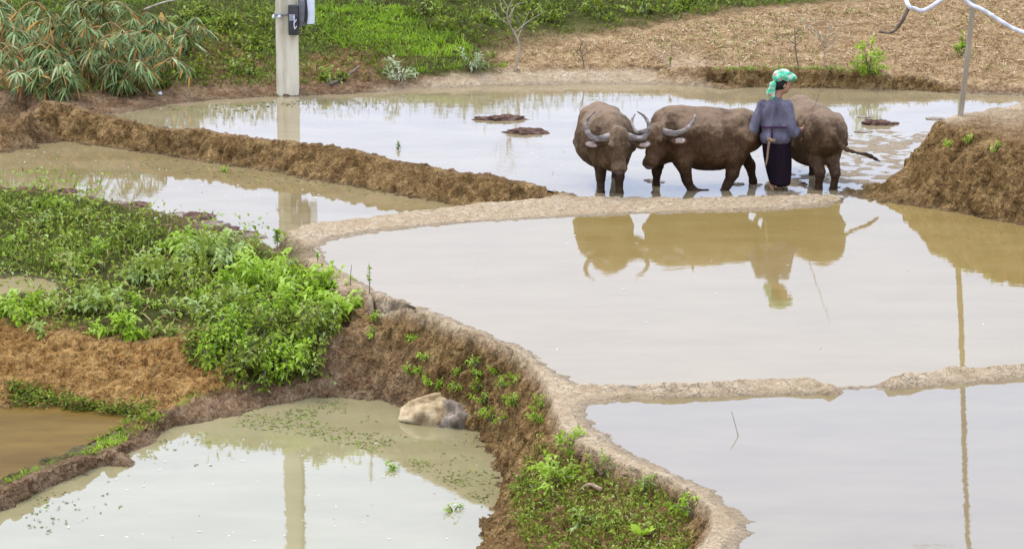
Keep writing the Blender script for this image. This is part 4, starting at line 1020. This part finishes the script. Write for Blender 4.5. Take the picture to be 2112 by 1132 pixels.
for u, v, s, n, m, br, lab in bl:
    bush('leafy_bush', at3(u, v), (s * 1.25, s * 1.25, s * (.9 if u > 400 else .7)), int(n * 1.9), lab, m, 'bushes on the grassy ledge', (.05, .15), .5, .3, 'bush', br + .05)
for k_, (u, v, s) in enumerate([(60, 430, .17), (120, 425, .15), (180, 455, .18), (90, 470, .18), (30, 500, .2), (150, 505, .2), (230, 470, .18), (215, 520, .2), (290, 490, .2), (270, 560, .2), (340, 520, .18), (390, 590, .2), (180, 610, .2), (300, 630, .22), (130, 640, .2),
    (360, 650, .2), (430, 620, .22), (500, 530, .18), (580, 560, .2), (630, 570, .18), (20, 440, .18), (90, 690, .14), (200, 690, .15), (340, 690, .16), (620, 610, .2), (505, 690, .2)]):
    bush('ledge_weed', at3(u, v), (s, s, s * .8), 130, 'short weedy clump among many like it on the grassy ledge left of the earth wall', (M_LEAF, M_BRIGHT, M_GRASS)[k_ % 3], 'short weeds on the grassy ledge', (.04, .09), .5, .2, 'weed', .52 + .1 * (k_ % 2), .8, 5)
hg = [(470, 740, .26, 'left curtain of creeper hanging down the bank at the end of the orange earth'), (540, 745, .30, 'dark leafy curtain of creeper in the middle of the bank overhang'),
      (615, 730, .30, 'bright yellow-green curtain of creeper on the bank beside the mud mound'), (655, 690, .24, 'short green creeper over the mud mound by the pale bund'), (575, 690, .3, 'thick creeper growing right under the largest bush'),
 (440, 715, .26, 'creeper with mixed green leaves over the upper right corner of the orange bank'), (520, 772, .24, 'creeper foot trailing onto the lower earth bund'), (590, 772, .24, 'bright creeper foot touching the lower bund by the mud mound'), (505, 700, .28, 'creeper sheet between the ledge weeds and the dark curtain'), (640, 755, .2, 'thin yellow-green creeper at the lower edge of the mud mound')]
for i, (u, v, s, lab) in enumerate(hg):
    p, nn = hit(u, v); p = p + nn * .05
    root = empty('hanging_creeper', p); tag(root, lab, 'creeper', 'creepers hanging over the bank')
    L = Leaves(); S = MB()
    for k in range(19):
        st = np.array([rng.uniform(-s, s), rng.uniform(0, .35), rng.uniform(.08, .30)]); en = st + np.array([rng.normal(0, .06), rng.uniform(-.45, -.2), -rng.uniform(.10, .30)])
        cp = curve_pts([st, (st + en) / 2 + (0, -.08, .03), en], 8); S.tube(cp, .004, 4)
        for q in range(26):
            o = cp[rng.integers(0, 8)] + rng.normal(0, .03, 3); L.add(o, rng.normal(0, .6, 3) + (0, -.5, .1), rng.uniform(.045, .10), rng.uniform(.03, .06), (.56, .46, .72, .6, .56, .52, .5, .66, .58, .7)[i] + rng.normal(0, .22), droop=.3)
    L.build('foliage', M_BRIGHT if i in (2, 0, 7, 8) else M_LEAF, root); S.build('stem', M_BARK, root)
for u, v, s, n, m, br, lab in [
 (1150, 1000, .26, 210, M_BRIGHT, .62, 'big-leaved bright green plant in the middle of the weedy mound'),
 (1175, 925, .16, 130, M_BRIGHT, .60, 'fresh green weed at the top of the weedy mound by the pale path'),
 (1430, 1060, .18, 190, M_BRIGHT, .45, 'vivid green bush at the right tip of the weedy mound'),
 (1095, 1015, .15, 110, M_GRASS, .60, 'yellow-green tuft at the left edge of the weedy mound above the pond'),
 (1240, 975, .16, 130, M_LEAF, .62, 'pale leafy weed on the weedy mound below the pale path'),
 (1330, 1020, .18, 150, M_LEAF, .66, 'greyish leafy weed on the weedy mound left of the vivid bush'),
 (1200, 1080, .18, 150, M_LEAF, .60, 'drooping weed at the foot of the big-leaved plant')]:
    bush('leafy_weed', at3(u, v), (s, s, s * .8), n, lab, m, 'weeds on the mound by the pond', (.06, .12) if n > 200 else (.045, .09), .38, .1, 'plant', br)
sd = empty('broadleaf_seedling', at3(1322, 1108)); tag(sd, 'pale seedling with a few large upright leaves at the bottom of the weedy mound', 'plant')
L = Leaves()
for a in (-2.6, -1.9, -1.0, -.2, .6, 2.2):
    L = Leaves(); L.add((0, 0, .02), (math.cos(a), math.sin(a) * .6, .75), .17, .07, .78, droop=.15, segs=2); L.build('leaf', M_BRIGHT, sd)
MB().tube([(0, 0, -.03), (0, 0, .06)], .006, 6).build('stem', M_BARK, sd)
# little weeds on the dark face of the wall
for u, v, s in [(845, 765, .10), (853, 700, .06), (880, 742, .06), (884, 790, .06), (905, 796, .07), (940, 802, .08), (988, 752, .10), (985, 772, .08), (1022, 768, .06), (995, 826, .13), (1038, 798, .12), (1062, 832, .12), (1015, 862, .12),
                (1040, 868, .08), (1118, 838, .12), (1112, 868, .10), (1062, 790, .09), (948, 770, .05), (990, 800, .08), (870, 770, .05), (1000, 850, .09), (775, 655, .05), (770, 690, .05), (2000, 292, .07), (2055, 308, .08), (1960, 300, .05)]:
    p, nn = hit(u, v)
    rb = u > 1900
    bush('wall_weed', p + nn * .02, s, int(60 + 500 * s), 'small weed rooted just under the top edge of the tall right bank' if rb else 'small bright weed rooted in the dark earth wall above the lower pond', M_BRIGHT, 'small weeds on the tall right bank' if rb else 'small weeds on the earth wall', (.025, .05), .5, .35, 'weed', .5, .9, 4)
# slender weeds beside the middle pool
def sprig(name, at, h, label, n, mat, br=.6, leaf=.04, lean=(0, 0), cat='plant', group=None):
    root = empty(name, at); tag(root, label, cat, group)
    pts = curve_pts([(0, 0, -.03), (lean[0] * .4, lean[1] * .4, h * .5), (lean[0], lean[1], h)], 8); MB().tube(pts, np.linspace(.006, .003, 8), 5).build('stem', M_BARK, root)
    if n:
        L = Leaves()
        for k in range(n):
            q = pts[min(7, int(rng.uniform(.35, 1) * 8))]; L.add(q + rng.normal(0, .008, 3), hemis(1, None, 1, .3)[0], leaf * rng.uniform(.7, 1.3), leaf * .5, br + rng.normal(0, .12))
        L.build('foliage', mat, root)
    return root
sprig('weed_sprig', at3(762, 602), .30, 'tall thin weed with bright leaves on the earth wall rim by the middle pool', 40, M_BRIGHT)
sprig('weed_sprig', at3(722, 588), .24, 'bare thin stem on the earth wall rim by the middle pool', 0, M_BRIGHT, lean=(.02, 0))
sprig('weed_sprig', at3(655, 540), .10, 'tiny bright weed at the tip of the middle pool', 24, M_BRIGHT)
sprig('weed_sprig', at3(572, 515), .22, 'grassy weed at the left end of the pale bund', 70, M_BRIGHT, .45, .06)
sprig('weed_sprig', at3(822, 322), .17, 'pale green sprout on top of the dark bund', 44, M_PALE, .4, .05)
sprig('weed_sprig', at3(1382, 140), .14, 'small dark green weed at the edge of the harvested field', 30, M_LEAF, .5, .05)
# background plants
bush('shrub', at3(1792, 152), (.24, .2, .62), 420, 'bright yellow-green shrub standing in the harvested field', M_BRIGHT, None, (.05, .09), .5, .1, 'shrub', .55, 1.0, 9)
bush('shrub', at3(1982, 118), (.14, .14, .42), 170, 'slim green shrub beside the bamboo post', M_BRIGHT, None, (.05, .08), .5, .1, 'shrub', .4, 1.0, 6)
bush('pale_shrub', at3(822, 168), (.26, .2, .36), 120, 'pale silvery shrub with long leaves on the bank of the upper pool', M_PALE, None, (.09, .16), .28, .1, 'shrub', .6, 1.0, 8)
bush('pale_shrub', at3(965, 145), (.28, .2, .28), 110, 'pale silvery shrub beside the bare sapling', M_PALE, None, (.08, .14), .26, .1, 'shrub', .5, 1.0, 8)
for u, v, s, br, lab in [(395, 160, .34, .35, 'dark green shrub left of the concrete pole'), (330, 178, .22, .40, 'low dark shrub near the bamboo clump'), (500, 150, .30, .42, 'mossy green shrub close to the concrete pole'),
                     (680, 165, .26, .45, 'low shrub right of the concrete pole'), (470, 60, .34, .32, 'dark shrub high on the grassy slope left of the concrete pole'), (930, 60, .36, .35, 'dark shrub at the upper corner of the harvested field'),
                     (1130, 40, .36, .4, 'green shrub behind the bare sapling'), (1330, 30, .38, .38, 'green shrub behind the harvested field'), (1230, 26, .34, .34, 'dark shrub between two green shrubs behind the harvested field'), (1010, 50, .34, .28, 'dark olive shrub behind the leafless sapling'), (1400, 18, .34, .3, 'low dark shrub at the top edge of the harvested field'), (880, 30, .36, .3, 'dark shrub at the end of the bright grass slope'), (400, 40, .36, .25, 'dark shrub under the pale dead branch'), (520, 100, .3, .3, 'dark mossy shrub directly left of the concrete pole')]:
    bush('slope_shrub', at3(u, v), (s, s * .8, s * .55), 260, lab, M_LEAF, 'shrubs on the slope behind the upper pool', (.06, .11), .45, .1, 'shrub', br - .08)
def bare_tree(name, at, h, label, seed, mat=M_PBARK, spread=.5, nb=9, r0=.022):
    R = np.random.default_rng(seed); root = empty(name, at); tag(root, label, 'sapling')
    tr = curve_pts([(0, 0, -.05), (R.normal(0, .03), 0, h * .35), (R.normal(0, .05), .02, h * .7), (R.normal(0, .06), 0, h)], 14); MB().tube(tr, np.linspace(r0, .006, 14), 7).build('trunk', mat, root)
    B = MB()
    for k in range(nb):
        t = R.uniform(.3, .95); p = tr[int(t * 13)]; a = R.uniform(0, 6.28); ln = h * spread * R.uniform(.4, 1)
        e = p + np.array([math.cos(a) * ln * .8, math.sin(a) * ln * .4, ln * R.uniform(.4, .9)]); mdl = (p + e) / 2 + R.normal(0, .03, 3)
        cp = curve_pts([p, mdl, e], 8); B.tube(cp, np.linspace(.009, .003, 8), 5)
        if k % 2: q = cp[4]; B.tube([q, q + np.array([R.normal(0, .12), R.normal(0, .05), .18])], [.005, .002], 4)
    B.build('branch', mat, root); return root
bare_tree('bare_sapling', at3(1062, 148), 1.25, 'leafless pale sapling at the left corner of the harvested field', 3)
bare_tree('bare_sapling', at3(1205, 140), .42, 'small forked dead stem in the harvested field right of the leafless sapling', 5, M_BARK, .8, 4, .012)
bare_tree('bare_sapling', at3(1648, 138), .62, 'dark dead stem in the harvested field behind the person', 8, M_BARK, .5, 4, .013)
bare_tree('bare_sapling', at3(1700, 140), .75, 'thin leaning twigs left of the yellow-green shrub', 11, M_PBARK, .9, 7, .010)
# bamboo clump at the left
def bamboo(at, h, label, seed, n=9):
    R = np.random.default_rng(seed); root = empty('bamboo_plant', at); tag(root, label, 'bamboo', 'bamboo at the left end of the upper pool')
    L = Leaves(); C = MB(); O = Leaves()
    for k in range(n):
        a = R.uniform(0, 6.28); b = np.array([R.normal(0, .24), R.normal(0, .2), 0]); ln = h * R.uniform(.6, 1.1)
        e = b + np.array([math.cos(a) * .55, math.sin(a) * .4, 1]) * ln; cp = curve_pts([b - (0, 0, .05), b + (0, 0, ln * .5) + np.array([math.cos(a), math.sin(a), 0]) * .08, e, e + np.array([math.cos(a) * .3, math.sin(a) * .2, -.16])], 14)
        C.tube(cp, np.linspace(.017, .005, 14), 6)
        for q in range(11):
            p = cp[R.integers(3, 14)]; az = R.uniform(0, 6.28); tt = R.uniform(.1, 1)
            for j in range(5):
                z2 = az + (j - 2) * .38
                (O if R.random() < .08 else L).add(p, (math.cos(z2), math.sin(z2), R.uniform(-.9, .1)), R.uniform(.16, .34), R.uniform(.020, .038), tt * .55 + R.uniform(0, .45), droop=.35, segs=2)
    L.build('foliage', M_BLUE, root); C.build('culm', M_ORANGE_STEM, root)
    if O.n: O.build('dry_foliage', M_ORANGE, root)
M_ORANGE_STEM = simple_mat("bamboo_culm", [(.3, (.22, .10, .035)), (.7, (.42, .26, .10))], 8, .6, .2)
for i, (u, v, h, lab) in enumerate([(60, 190, .95, 'leafy bamboo at the far left edge beside the dark bund'), (130, 175, 1.0, 'tall bluish bamboo second from the left edge'), (215, 170, .85, 'bamboo drooping over the brown mud strip'),
                                    (300, 150, .75, 'smaller bamboo with hanging leaf sprays nearest the concrete pole'), (20, 120, .95, 'bamboo behind the far left one'), (180, 90, .7, 'bamboo high on the slope behind the others'), (110, 205, .6, 'low bamboo with drooping leaves right behind the dark bund'), (260, 190, .5, 'lowest bamboo leaning over the far mud bank'), (345, 110, .6, 'sparse bamboo sprays between the clump and the concrete pole')]):
    bamboo(at3(u, v), h, lab, 60 + i)
# ------------------------------------------------------------------ concrete pole with the meter boxes
M_CONC = simple_mat("concrete", [(.32, (.36, .30, .19)), (.48, (.56, .475, .32)), (.66, (.68, .59, .42))], 4, .9, .5, 50, .008, stretch=(1.6, 1.6, .25))
M_BOXD = simple_mat("dark_box", [(.3, (.03, .028, .026)), (.7, (.07, .062, .056))], 9, .55, .2)
M_BOXW = simple_mat("pale_box", [(.3, (.55, .56, .56)), (.7, (.68, .69, .69))], 6, .5, .1)
M_CABLE = simple_mat("black_cable", [(.3, (.02, .02, .02)), (.7, (.05, .048, .045))], 20, .5, 0)
M_STEEL = simple_mat("dull_steel", [(.3, (.18, .17, .16)), (.7, (.34, .32, .30))], 20, .5, .2)
pp = at3(594, 186); pole = empty('utility_pole', pp); tag(pole, 'pale concrete utility pole standing at the far edge of the upper pool', 'utility pole')
def zat(v, y): return Q(594, v, y)[2] - pp[2]
yb = pp[1]; w0 = .335
mb = MB()
Vp = []; Fp = []
for j, (z, w, d) in enumerate(((-.5, .35, .26), (0, w0, .25), (2.5, .325, .24), (5, .285, .21), (7.6, .235, .17))):
    b = .018
    for x, y in ((-w / 2, -d / 2 + b), (-w / 2 + b, -d / 2), (w / 2 - b, -d / 2), (w / 2, -d / 2 + b), (w / 2, d / 2 - b), (w / 2 - b, d / 2), (-w / 2 + b, d / 2), (-w / 2, d / 2 - b)): Vp.append((x, y, z))
for j in range(4):
    for k in range(8): Fp.append((j * 8 + k, j * 8 + (k + 1) % 8, (j + 1) * 8 + (k + 1) % 8, (j + 1) * 8 + k))
Fp.append(tuple(range(8))[::-1]); Fp.append(tuple(32 + k for k in range(8)))
mesh_obj('shaft', Vp, Fp, M_CONC, pole, smooth=False)
zt, zb = zat(8, yb), zat(68, yb)
bx = MB().box((.115, -.20, (zt + zb) / 2), (.155, .15, zt - zb), None, .012).build('meter_box', M_BOXD, pole)
MB().box((.10, -.279, zb + .27), (.09, .008, .10), None, .003).build('meter_window', simple_mat("dull_glass", [(.3, (.16, .16, .15)), (.7, (.28, .28, .27))], 6, .2, 0), bx)
for k in range(2): MB().tube(curve_pts([(.165, -.282, zb + .14 + .10 * k), (.135, -.29, zb + .10 + .1 * k), (.125, -.284, zb + .2 + .1 * k)], 8), .007, 6).build('seal_wire', M_BOXW, bx)
sb = MB().box((.245, -.17, (zt + zb) / 2 + .1), (.10, .12, zt - zb - .05), None, .012).build('meter_box', simple_mat("grey_box", [(.3, (.10, .095, .085)), (.7, (.17, .16, .15))], 9, .55, .2), pole)
zw = zat(47, yb); MB().box((.372, -.13, zw + .37), (.115, .14, .74), None, .012).build('meter_box', M_BOXW, pole)
MB().tube(curve_pts([(.16, -.12, zt + .9), (.30, -.2, zt + .1), (.315, -.215, zb + .25), (.27, -.21, zb + .12), (.22, -.19, zb + .16)], 20), .014, 7).build('cable', M_CABLE, pole)
MB().tube(curve_pts([(.14, -.13, zt + 1.0), (.285, -.21, zt + .2), (.295, -.225, zb + .3), (.25, -.215, zb + .10)], 20), .012, 7).build('cable', M_CABLE, pole)
MB().tube([(.15, -.135, zt + .2), (.15, -.13, zt + 3.5), (.12, -.105, 7.2)], .022, 8).build('cable', M_CABLE, pole)
zs = zat(28, yb)
V0 = []; 
st = MB(); st.box((0, -.132, zs), (w0 + .02, .012, .03)); st.box((-w0 / 2 - .008, 0, zs), (.012, .26, .03)); st.box((w0 / 2 + .004, 0, zs), (.012, .26, .03)); st.build('strap', M_STEEL, pole)
MB().tube([(-.10, -.13, zs - .03), (-.10, -.17, zs - .03)], [.022, .030], 10).build('insulator', M_BOXW, pole)
MB().tube([(-.19, -.08, zs - .02), (-.20, -.15, zs - .05)], [.020, .014], 10).build('insulator', M_BOXW, pole)

# ------------------------------------------------------------------ bamboo post with the white hose
M_BAMB = simple_mat("weathered_bamboo", [(.3, (.20, .15, .09)), (.7, (.36, .29, .19))], 10, .7, .3, 40, .005, stretch=(1, 1, .3))
M_HOSE = simple_mat("white_plastic", [(.35, (.46, .42, .40)), (.65, (.70, .66, .64))], 14, .75, .2)
bp = at3(1981, 238); post = empty('bamboo_post', bp); tag(post, 'leaning grey bamboo post standing on the tall right bank', 'post')
tp = Q(2004, 12, bp[1] + .02) - bp; hgt = 4.5
pts = np.array([tp * (t / tp[2]) * (1, 1, 1) + np.array([.015 * math.sin(t * 1.4), 0, 0]) for t in np.linspace(-.3, hgt, 60)])
rr = .037 - .005 * np.linspace(0, 1, 60) + .005 * (np.arange(60) % 7 == 0); MB().tube(pts, rr, 12).build('pole', M_BAMB, post)
tw = bp + tp
def near_post(u, v, dy=0.0): return Q(u, v, bp[1] + dy)
HY = 34.0                                    # the hose is slung from the post's top and sags forward of it
hs = MB().tube(curve_pts([bp + tp * (hgt / tp[2]) + np.array([0, -.04, -.08]), Q(1930, -240, 38.5), Q(1850, -90, 35.2), Q(1870, 4, HY), Q(1888, 19, HY), Q(1906, 22, HY), Q(1938, 3, HY), Q(1960, -14, HY), Q(1980, -8, HY), Q(2000, 9, HY), Q(2030, 23, HY), Q(2065, 45, HY), Q(2112, 68, HY),
                       Q(2260, 110, HY - .3), Q(2560, 60, HY - 1.5), Q(2800, -140, HY - 3)], 110), .0235, 10).build('hose', M_HOSE)
tag(hs, 'white plastic hose sagging across the top right corner by the leaning bamboo post', 'hose')
br = MB().tube(curve_pts([Q(1876, 12, HY - .02), Q(1860, 45, HY - .02), Q(1840, 67, HY), Q(1812, 66, HY + .02)], 16), [.020] * 8 + [.014] * 8, 8).build('hanging_twig', M_BARK)
tag(br, 'dark bent twig dangling from the white hose', 'twig')

# ------------------------------------------------------------------ stones, clods and small things
M_CLOD = simple_mat("wet_clod", [(.3, (.045, .022, .014)), (.5, (.105, .055, .035)), (.7, (.19, .115, .08))], 9, .85, .8, 30, .02)
M_STONE = simple_mat("pale_stone", [(.36, (.15, .095, .045)), (.5, (.34, .24, .12)), (.64, (.48, .37, .21))], 5, .85, .5, 26, .02)
M_MUDLUMP = simple_mat("grey_mud", [(.34, (.09, .062, .04)), (.5, (.21, .155, .105)), (.66, (.34, .27, .20))], 7, .8, .8, 26, .03)
def lump(name, at, dims, label, mat, cat, group=None, seed=0, rough=.35, sub=28, flatb=True, parent=None, fr=2.2):
    nu, nv = sub * 2, sub; V, F = ball((1, 1, 1), nu, nv); V = np.array(V)
    r = 1 + rough * fbm(V, fr, 4, seed) + rough * .5 * fbm(V, fr * 3.2, 3, seed + 5)
    V = V * r[:, None] * np.array(dims); 
    o = mesh_obj(name, V, F, mat, parent, loc=at); 
    if parent is None: tag(o, label, cat, group)
    return o
def on_water(u, v, z): return P(u, v, z)
for u, v, w, h, lab, sd_ in [(1035, 248, .36, .075, 'long dark mud clod farther out of the pair in the open upper pool', 3), (1085, 276, .31, .075, 'long dark mud clod nearer the buffaloes of the pair in the upper pool', 9), (1812, 258, .25, .07, 'flat dark mud clod right of the buffalo with the swinging tail', 14)]:
    lump('mud_clod', on_water(u, v, ZU - .01), (w, .13, h), lab, M_CLOD, 'mud clod', 'mud clods in the upper pool', sd_, .55, 26, fr=2.6)
lump('mud_clod', P(1657, 381, .0), (.055, .04, .03), 'small dark mud lump beside the skirt of the person', M_CLOD, 'mud clod', 'mud clods in the upper pool', 4, .4, 12)
lump('mud_clod', P(1350, 398, .0), (.05, .04, .025), 'small dark mud lump between the first two buffaloes', M_CLOD, 'mud clod', 'mud clods in the upper pool', 6, .4, 12)
for i, (u, v, s) in enumerate([(797, 308, .055), (540, 273, .06), (1030, 352, .09), (1010, 350, .06), (960, 341, .04), (885, 327, .05), (868, 326, .04), (845, 324, .035), (300, 240, .05), (335, 250, .05), (440, 237, .04), (420, 240, .04), (930, 336, .05)]):
    lump('crumb', at3(u, v, s * .25), (s, s * .7, s * .65), 'small dark earth crumb lying on the dark bund at the upper pool edge', M_CLOD, 'earth crumb', 'earth crumbs along the dark bund', 20 + i, .5, 12)
for i, (u, v, s) in enumerate([(240, 421, .11), (285, 425, .12), (320, 446, .13), (365, 450, .16), (395, 452, .18), (412, 449, .14), (440, 468, .16), (465, 478, .15), (500, 485, .14), (520, 489, .12), (140, 396, .10), (75, 392, .12)]):
    lump('mud_lump', P(u, v, ZL), (s * 1.35, s * .9, s * .42), 'ragged brown mud lump in the near margin of the left pool', M_CLOD if i % 3 else M_MUDLUMP, 'mud lump', 'mud lumps along the left pool margin', 40 + i, .6, 14)
M_PATCH = simple_mat('pale_wet_mud', [(.3, (.12, .085, .05)), (.5, (.22, .165, .105)), (.7, (.34, .27, .19))], 9, .5, .8, 30, .02)
# mud patches standing out of the shallow water on the right
for i in range(14):
    u = rng.uniform(1755, 2080) if i < 11 else rng.uniform(1330, 1560); v = rng.uniform(240, 398) if i < 11 else rng.uniform(360, 396)
    p = P(u, v, ZU)
    if not inpoly(p[None, :2], POOLS['U'][1])[0] or pdist(p[None], POOLS['U'][1])[0] < .1: continue
    s = rng.uniform(.03, .10); lump('mud_patch', p, (s * 1.6, s, .012 + .012 * rng.random()), 'low wet mud patch in the trampled shallow end of the upper pool', M_PATCH, 'mud patch', 'mud patches in the shallow end', 80 + i, .6, 10)
bo = empty('boulder', P(922, 868, ZP)); tag(bo, 'pale sandstone boulder half covered in grey mud at the pond edge', 'boulder')
# angular stone: cut a rounded lump with planes
V, F = ball((1, 1, 1), 64, 40); V = np.array(V)
dirs = np.array([(-.75, -.35, .55), (-.1, -.25, .96), (.25, -.7, .66), (-.45, -.85, .1), (-.95, .0, .1), (.6, -.2, .77), (0, .9, .3), (-.6, .5, .6), (-.55, -.6, -.58), (.2, -.95, -.2)]); dirs /= np.linalg.norm(dirs, axis=1)[:, None]
hts = np.array([.70, .62, .66, .74, .80, .72, .7, .75, .62, .8])
sc = np.min(np.where(V @ dirs.T > .05, hts / np.maximum(V @ dirs.T, .05), 9), axis=1); V = V * np.minimum(sc, 1.1)[:, None]; V += V * (.03 * fbm(V, 5, 3, 2))[:, None]
mesh_obj('stone', V * (.54, .36, .31) + (-.08, .06, .02), F, M_STONE, bo)
lump('mud_cover', (.20, -.02, -.02), (.36, .30, .25), None, M_MUDLUMP, None, None, 5, .35, 26, parent=bo, fr=3)
tw_ = MB().tube(curve_pts([P(1508, 912, -.11) + (0, 0, .30), P(1522, 925, -.11) + (0, 0, .12), P(1529, 943, -.11) + (0, 0, .0), P(1527, 946, -.11) - (0, 0, .05)], 12), np.linspace(.003, .007, 12), 6).build('twig', M_BARK)
tag(tw_, 'thin crooked twig poking out of the front pool', 'twig')
ds = MB().tube(curve_pts([at3(682, 178, .03), at3(712, 166, .05), at3(742, 150, .10)], 12), np.linspace(.03, .018, 12), 8).build('dead_branch', M_BARK); tag(ds, 'dead branch lying on the slope right of the concrete pole', 'branch')
ds = MB().tube(curve_pts([at3(298, 52, .25), at3(345, 44, .32), at3(398, 40, .34)], 12), np.linspace(.022, .008, 12), 8).build('dead_branch', M_PBARK); tag(ds, 'pale dead branch sticking out above the bamboo leaves', 'branch')
st2 = MB().tube(curve_pts([at3(1195, 1022, .05), at3(1215, 1016, .08), at3(1240, 1022, .06)], 10), np.linspace(.012, .022, 10), 8).build('dead_branch', M_WOOD); tag(st2, 'short reddish-brown stick lying on the weedy mound', 'branch')
lf = Leaves(); q = at3(334, 70, .35); lf.add(q, (0.05, -.3, -1), .22, .09, .95, segs=2); o = lf.build('yellow_leaf', M_ORANGE); tag(o, 'yellow-orange leaf hanging above the slope beside the bamboo', 'leaf')
o = lump('white_scrap', at3(330, 196, .02), (.035, .02, .025), 'small white scrap lying on the far mud bank left of the concrete pole', M_BOXW, 'scrap', None, 3, .3, 10)
# floating weed, leaf scraps and foam
def float_stuff(name, mat, poly, z, n, s, thr, tint, scale=1.4, seed=5, hgt=.0, flat=True):
    q = np.array([P(u, v, z) for u, v in poly]); lo, hi = q.min(0), q.max(0)
    p = rng.uniform(lo[:2], hi[:2], (n, 2)); p = p[inpoly(p, q)]; p3 = np.column_stack([p, np.full(len(p), z + .006)])
    c = fbm(p3, scale, 3, seed); p3 = p3[c > thr + rng.normal(0, .08, len(c))]; N = len(p3); L = Leaves(); d = rng.normal(0, 1, (N, 3)); d[:, 2] = rng.uniform(0, .10 if flat else .7, N)
    L.add(p3, d, rng.uniform(.5, 1.4, N) * s, rng.uniform(.5, 1.2, N) * s * .6, tint + rng.normal(0, .2, N), fold=.03, droop=.0); o = L.build(name, mat); tag(o, kind='stuff'); return o
float_stuff('floating_weed', M_GRASS, [(500, 845), (690, 826), (830, 846), (985, 898), (1022, 960), (1030, 1010), (1000, 1050), (930, 1000), (760, 930), (640, 900), (480, 880)], ZP, 5200, .038, .02, .42)
float_stuff('floating_weed', M_GRASS, [(30, 1045), (140, 992), (260, 945), (340, 895), (420, 880), (470, 930), (380, 1000), (200, 1060), (80, 1110)], ZP, 900, .045, .22, .3, 1.8, 9)
float_stuff('floating_weed', M_GRASS, [(40, 290), (250, 312), (380, 332), (620, 368), (800, 402), (720, 410), (420, 365), (140, 318)], ZL, 1500, .05, .10, .4, 1.3, 11)
float_stuff('floating_weed', M_GRASS, [(230, 242), (300, 230), (370, 220), (700, 202), (860, 192), (860, 203), (640, 215), (420, 240), (300, 255)], ZU, 1000, .07, .10, .35, .9, 13)
M_FOAM = leaf_mat("foam_fleck", [(0, (.55, .54, .50)), (1, (.75, .74, .72))], .1, .7)
for nm, poly, z, n in [('P', [(60, 1040), (400, 890), (980, 900), (1020, 1000), (960, 1120), (40, 1120)], ZP, 60), ('M', [(700, 520), (1150, 470), (1900, 470), (2080, 600), (2080, 720), (1200, 770), (900, 640)], ZM, 26), ('L', [(30, 300), (700, 400), (700, 430), (60, 360)], ZL, 110), ('U', [(1000, 330), (1180, 380), (1180, 300)], ZU, 20)]:
    q = np.array([P(u, v, z) for u, v in poly]); lo, hi = q.min(0), q.max(0); p = rng.uniform(lo[:2], hi[:2], (n * 2, 2)); p = p[inpoly(p, q)][:n]; N = len(p)
    L = Leaves(); d = rng.normal(0, 1, (N, 3)); d[:, 2] = 0; d[:, 1] *= .5
    L.add(np.column_stack([p, np.full(N, z + .007)]), d, rng.uniform(.012, .05, N), rng.uniform(.006, .02, N), rng.uniform(0, 1, N), fold=0, droop=0); tag(L.build('foam', M_FOAM), kind='stuff')
for u, v, z, s, lab in [(810, 965, ZP, .10, 'bright green tuft floating in the lower pond below the boulder'), (935, 1052, ZP, .12, 'sparse floating weed tuft near the right shore of the lower pond'), (462, 356, ZL, .10, 'pale green tuft growing in the left pool by the dark bund'), (655, 745, None, .0, '')]:
    if s: bush('water_weed', P(u, v, z), (s, s, s * .5), 60, lab, M_BRIGHT, None, (.03, .06), .4, .0, 'water weed', .5, 1, 4)
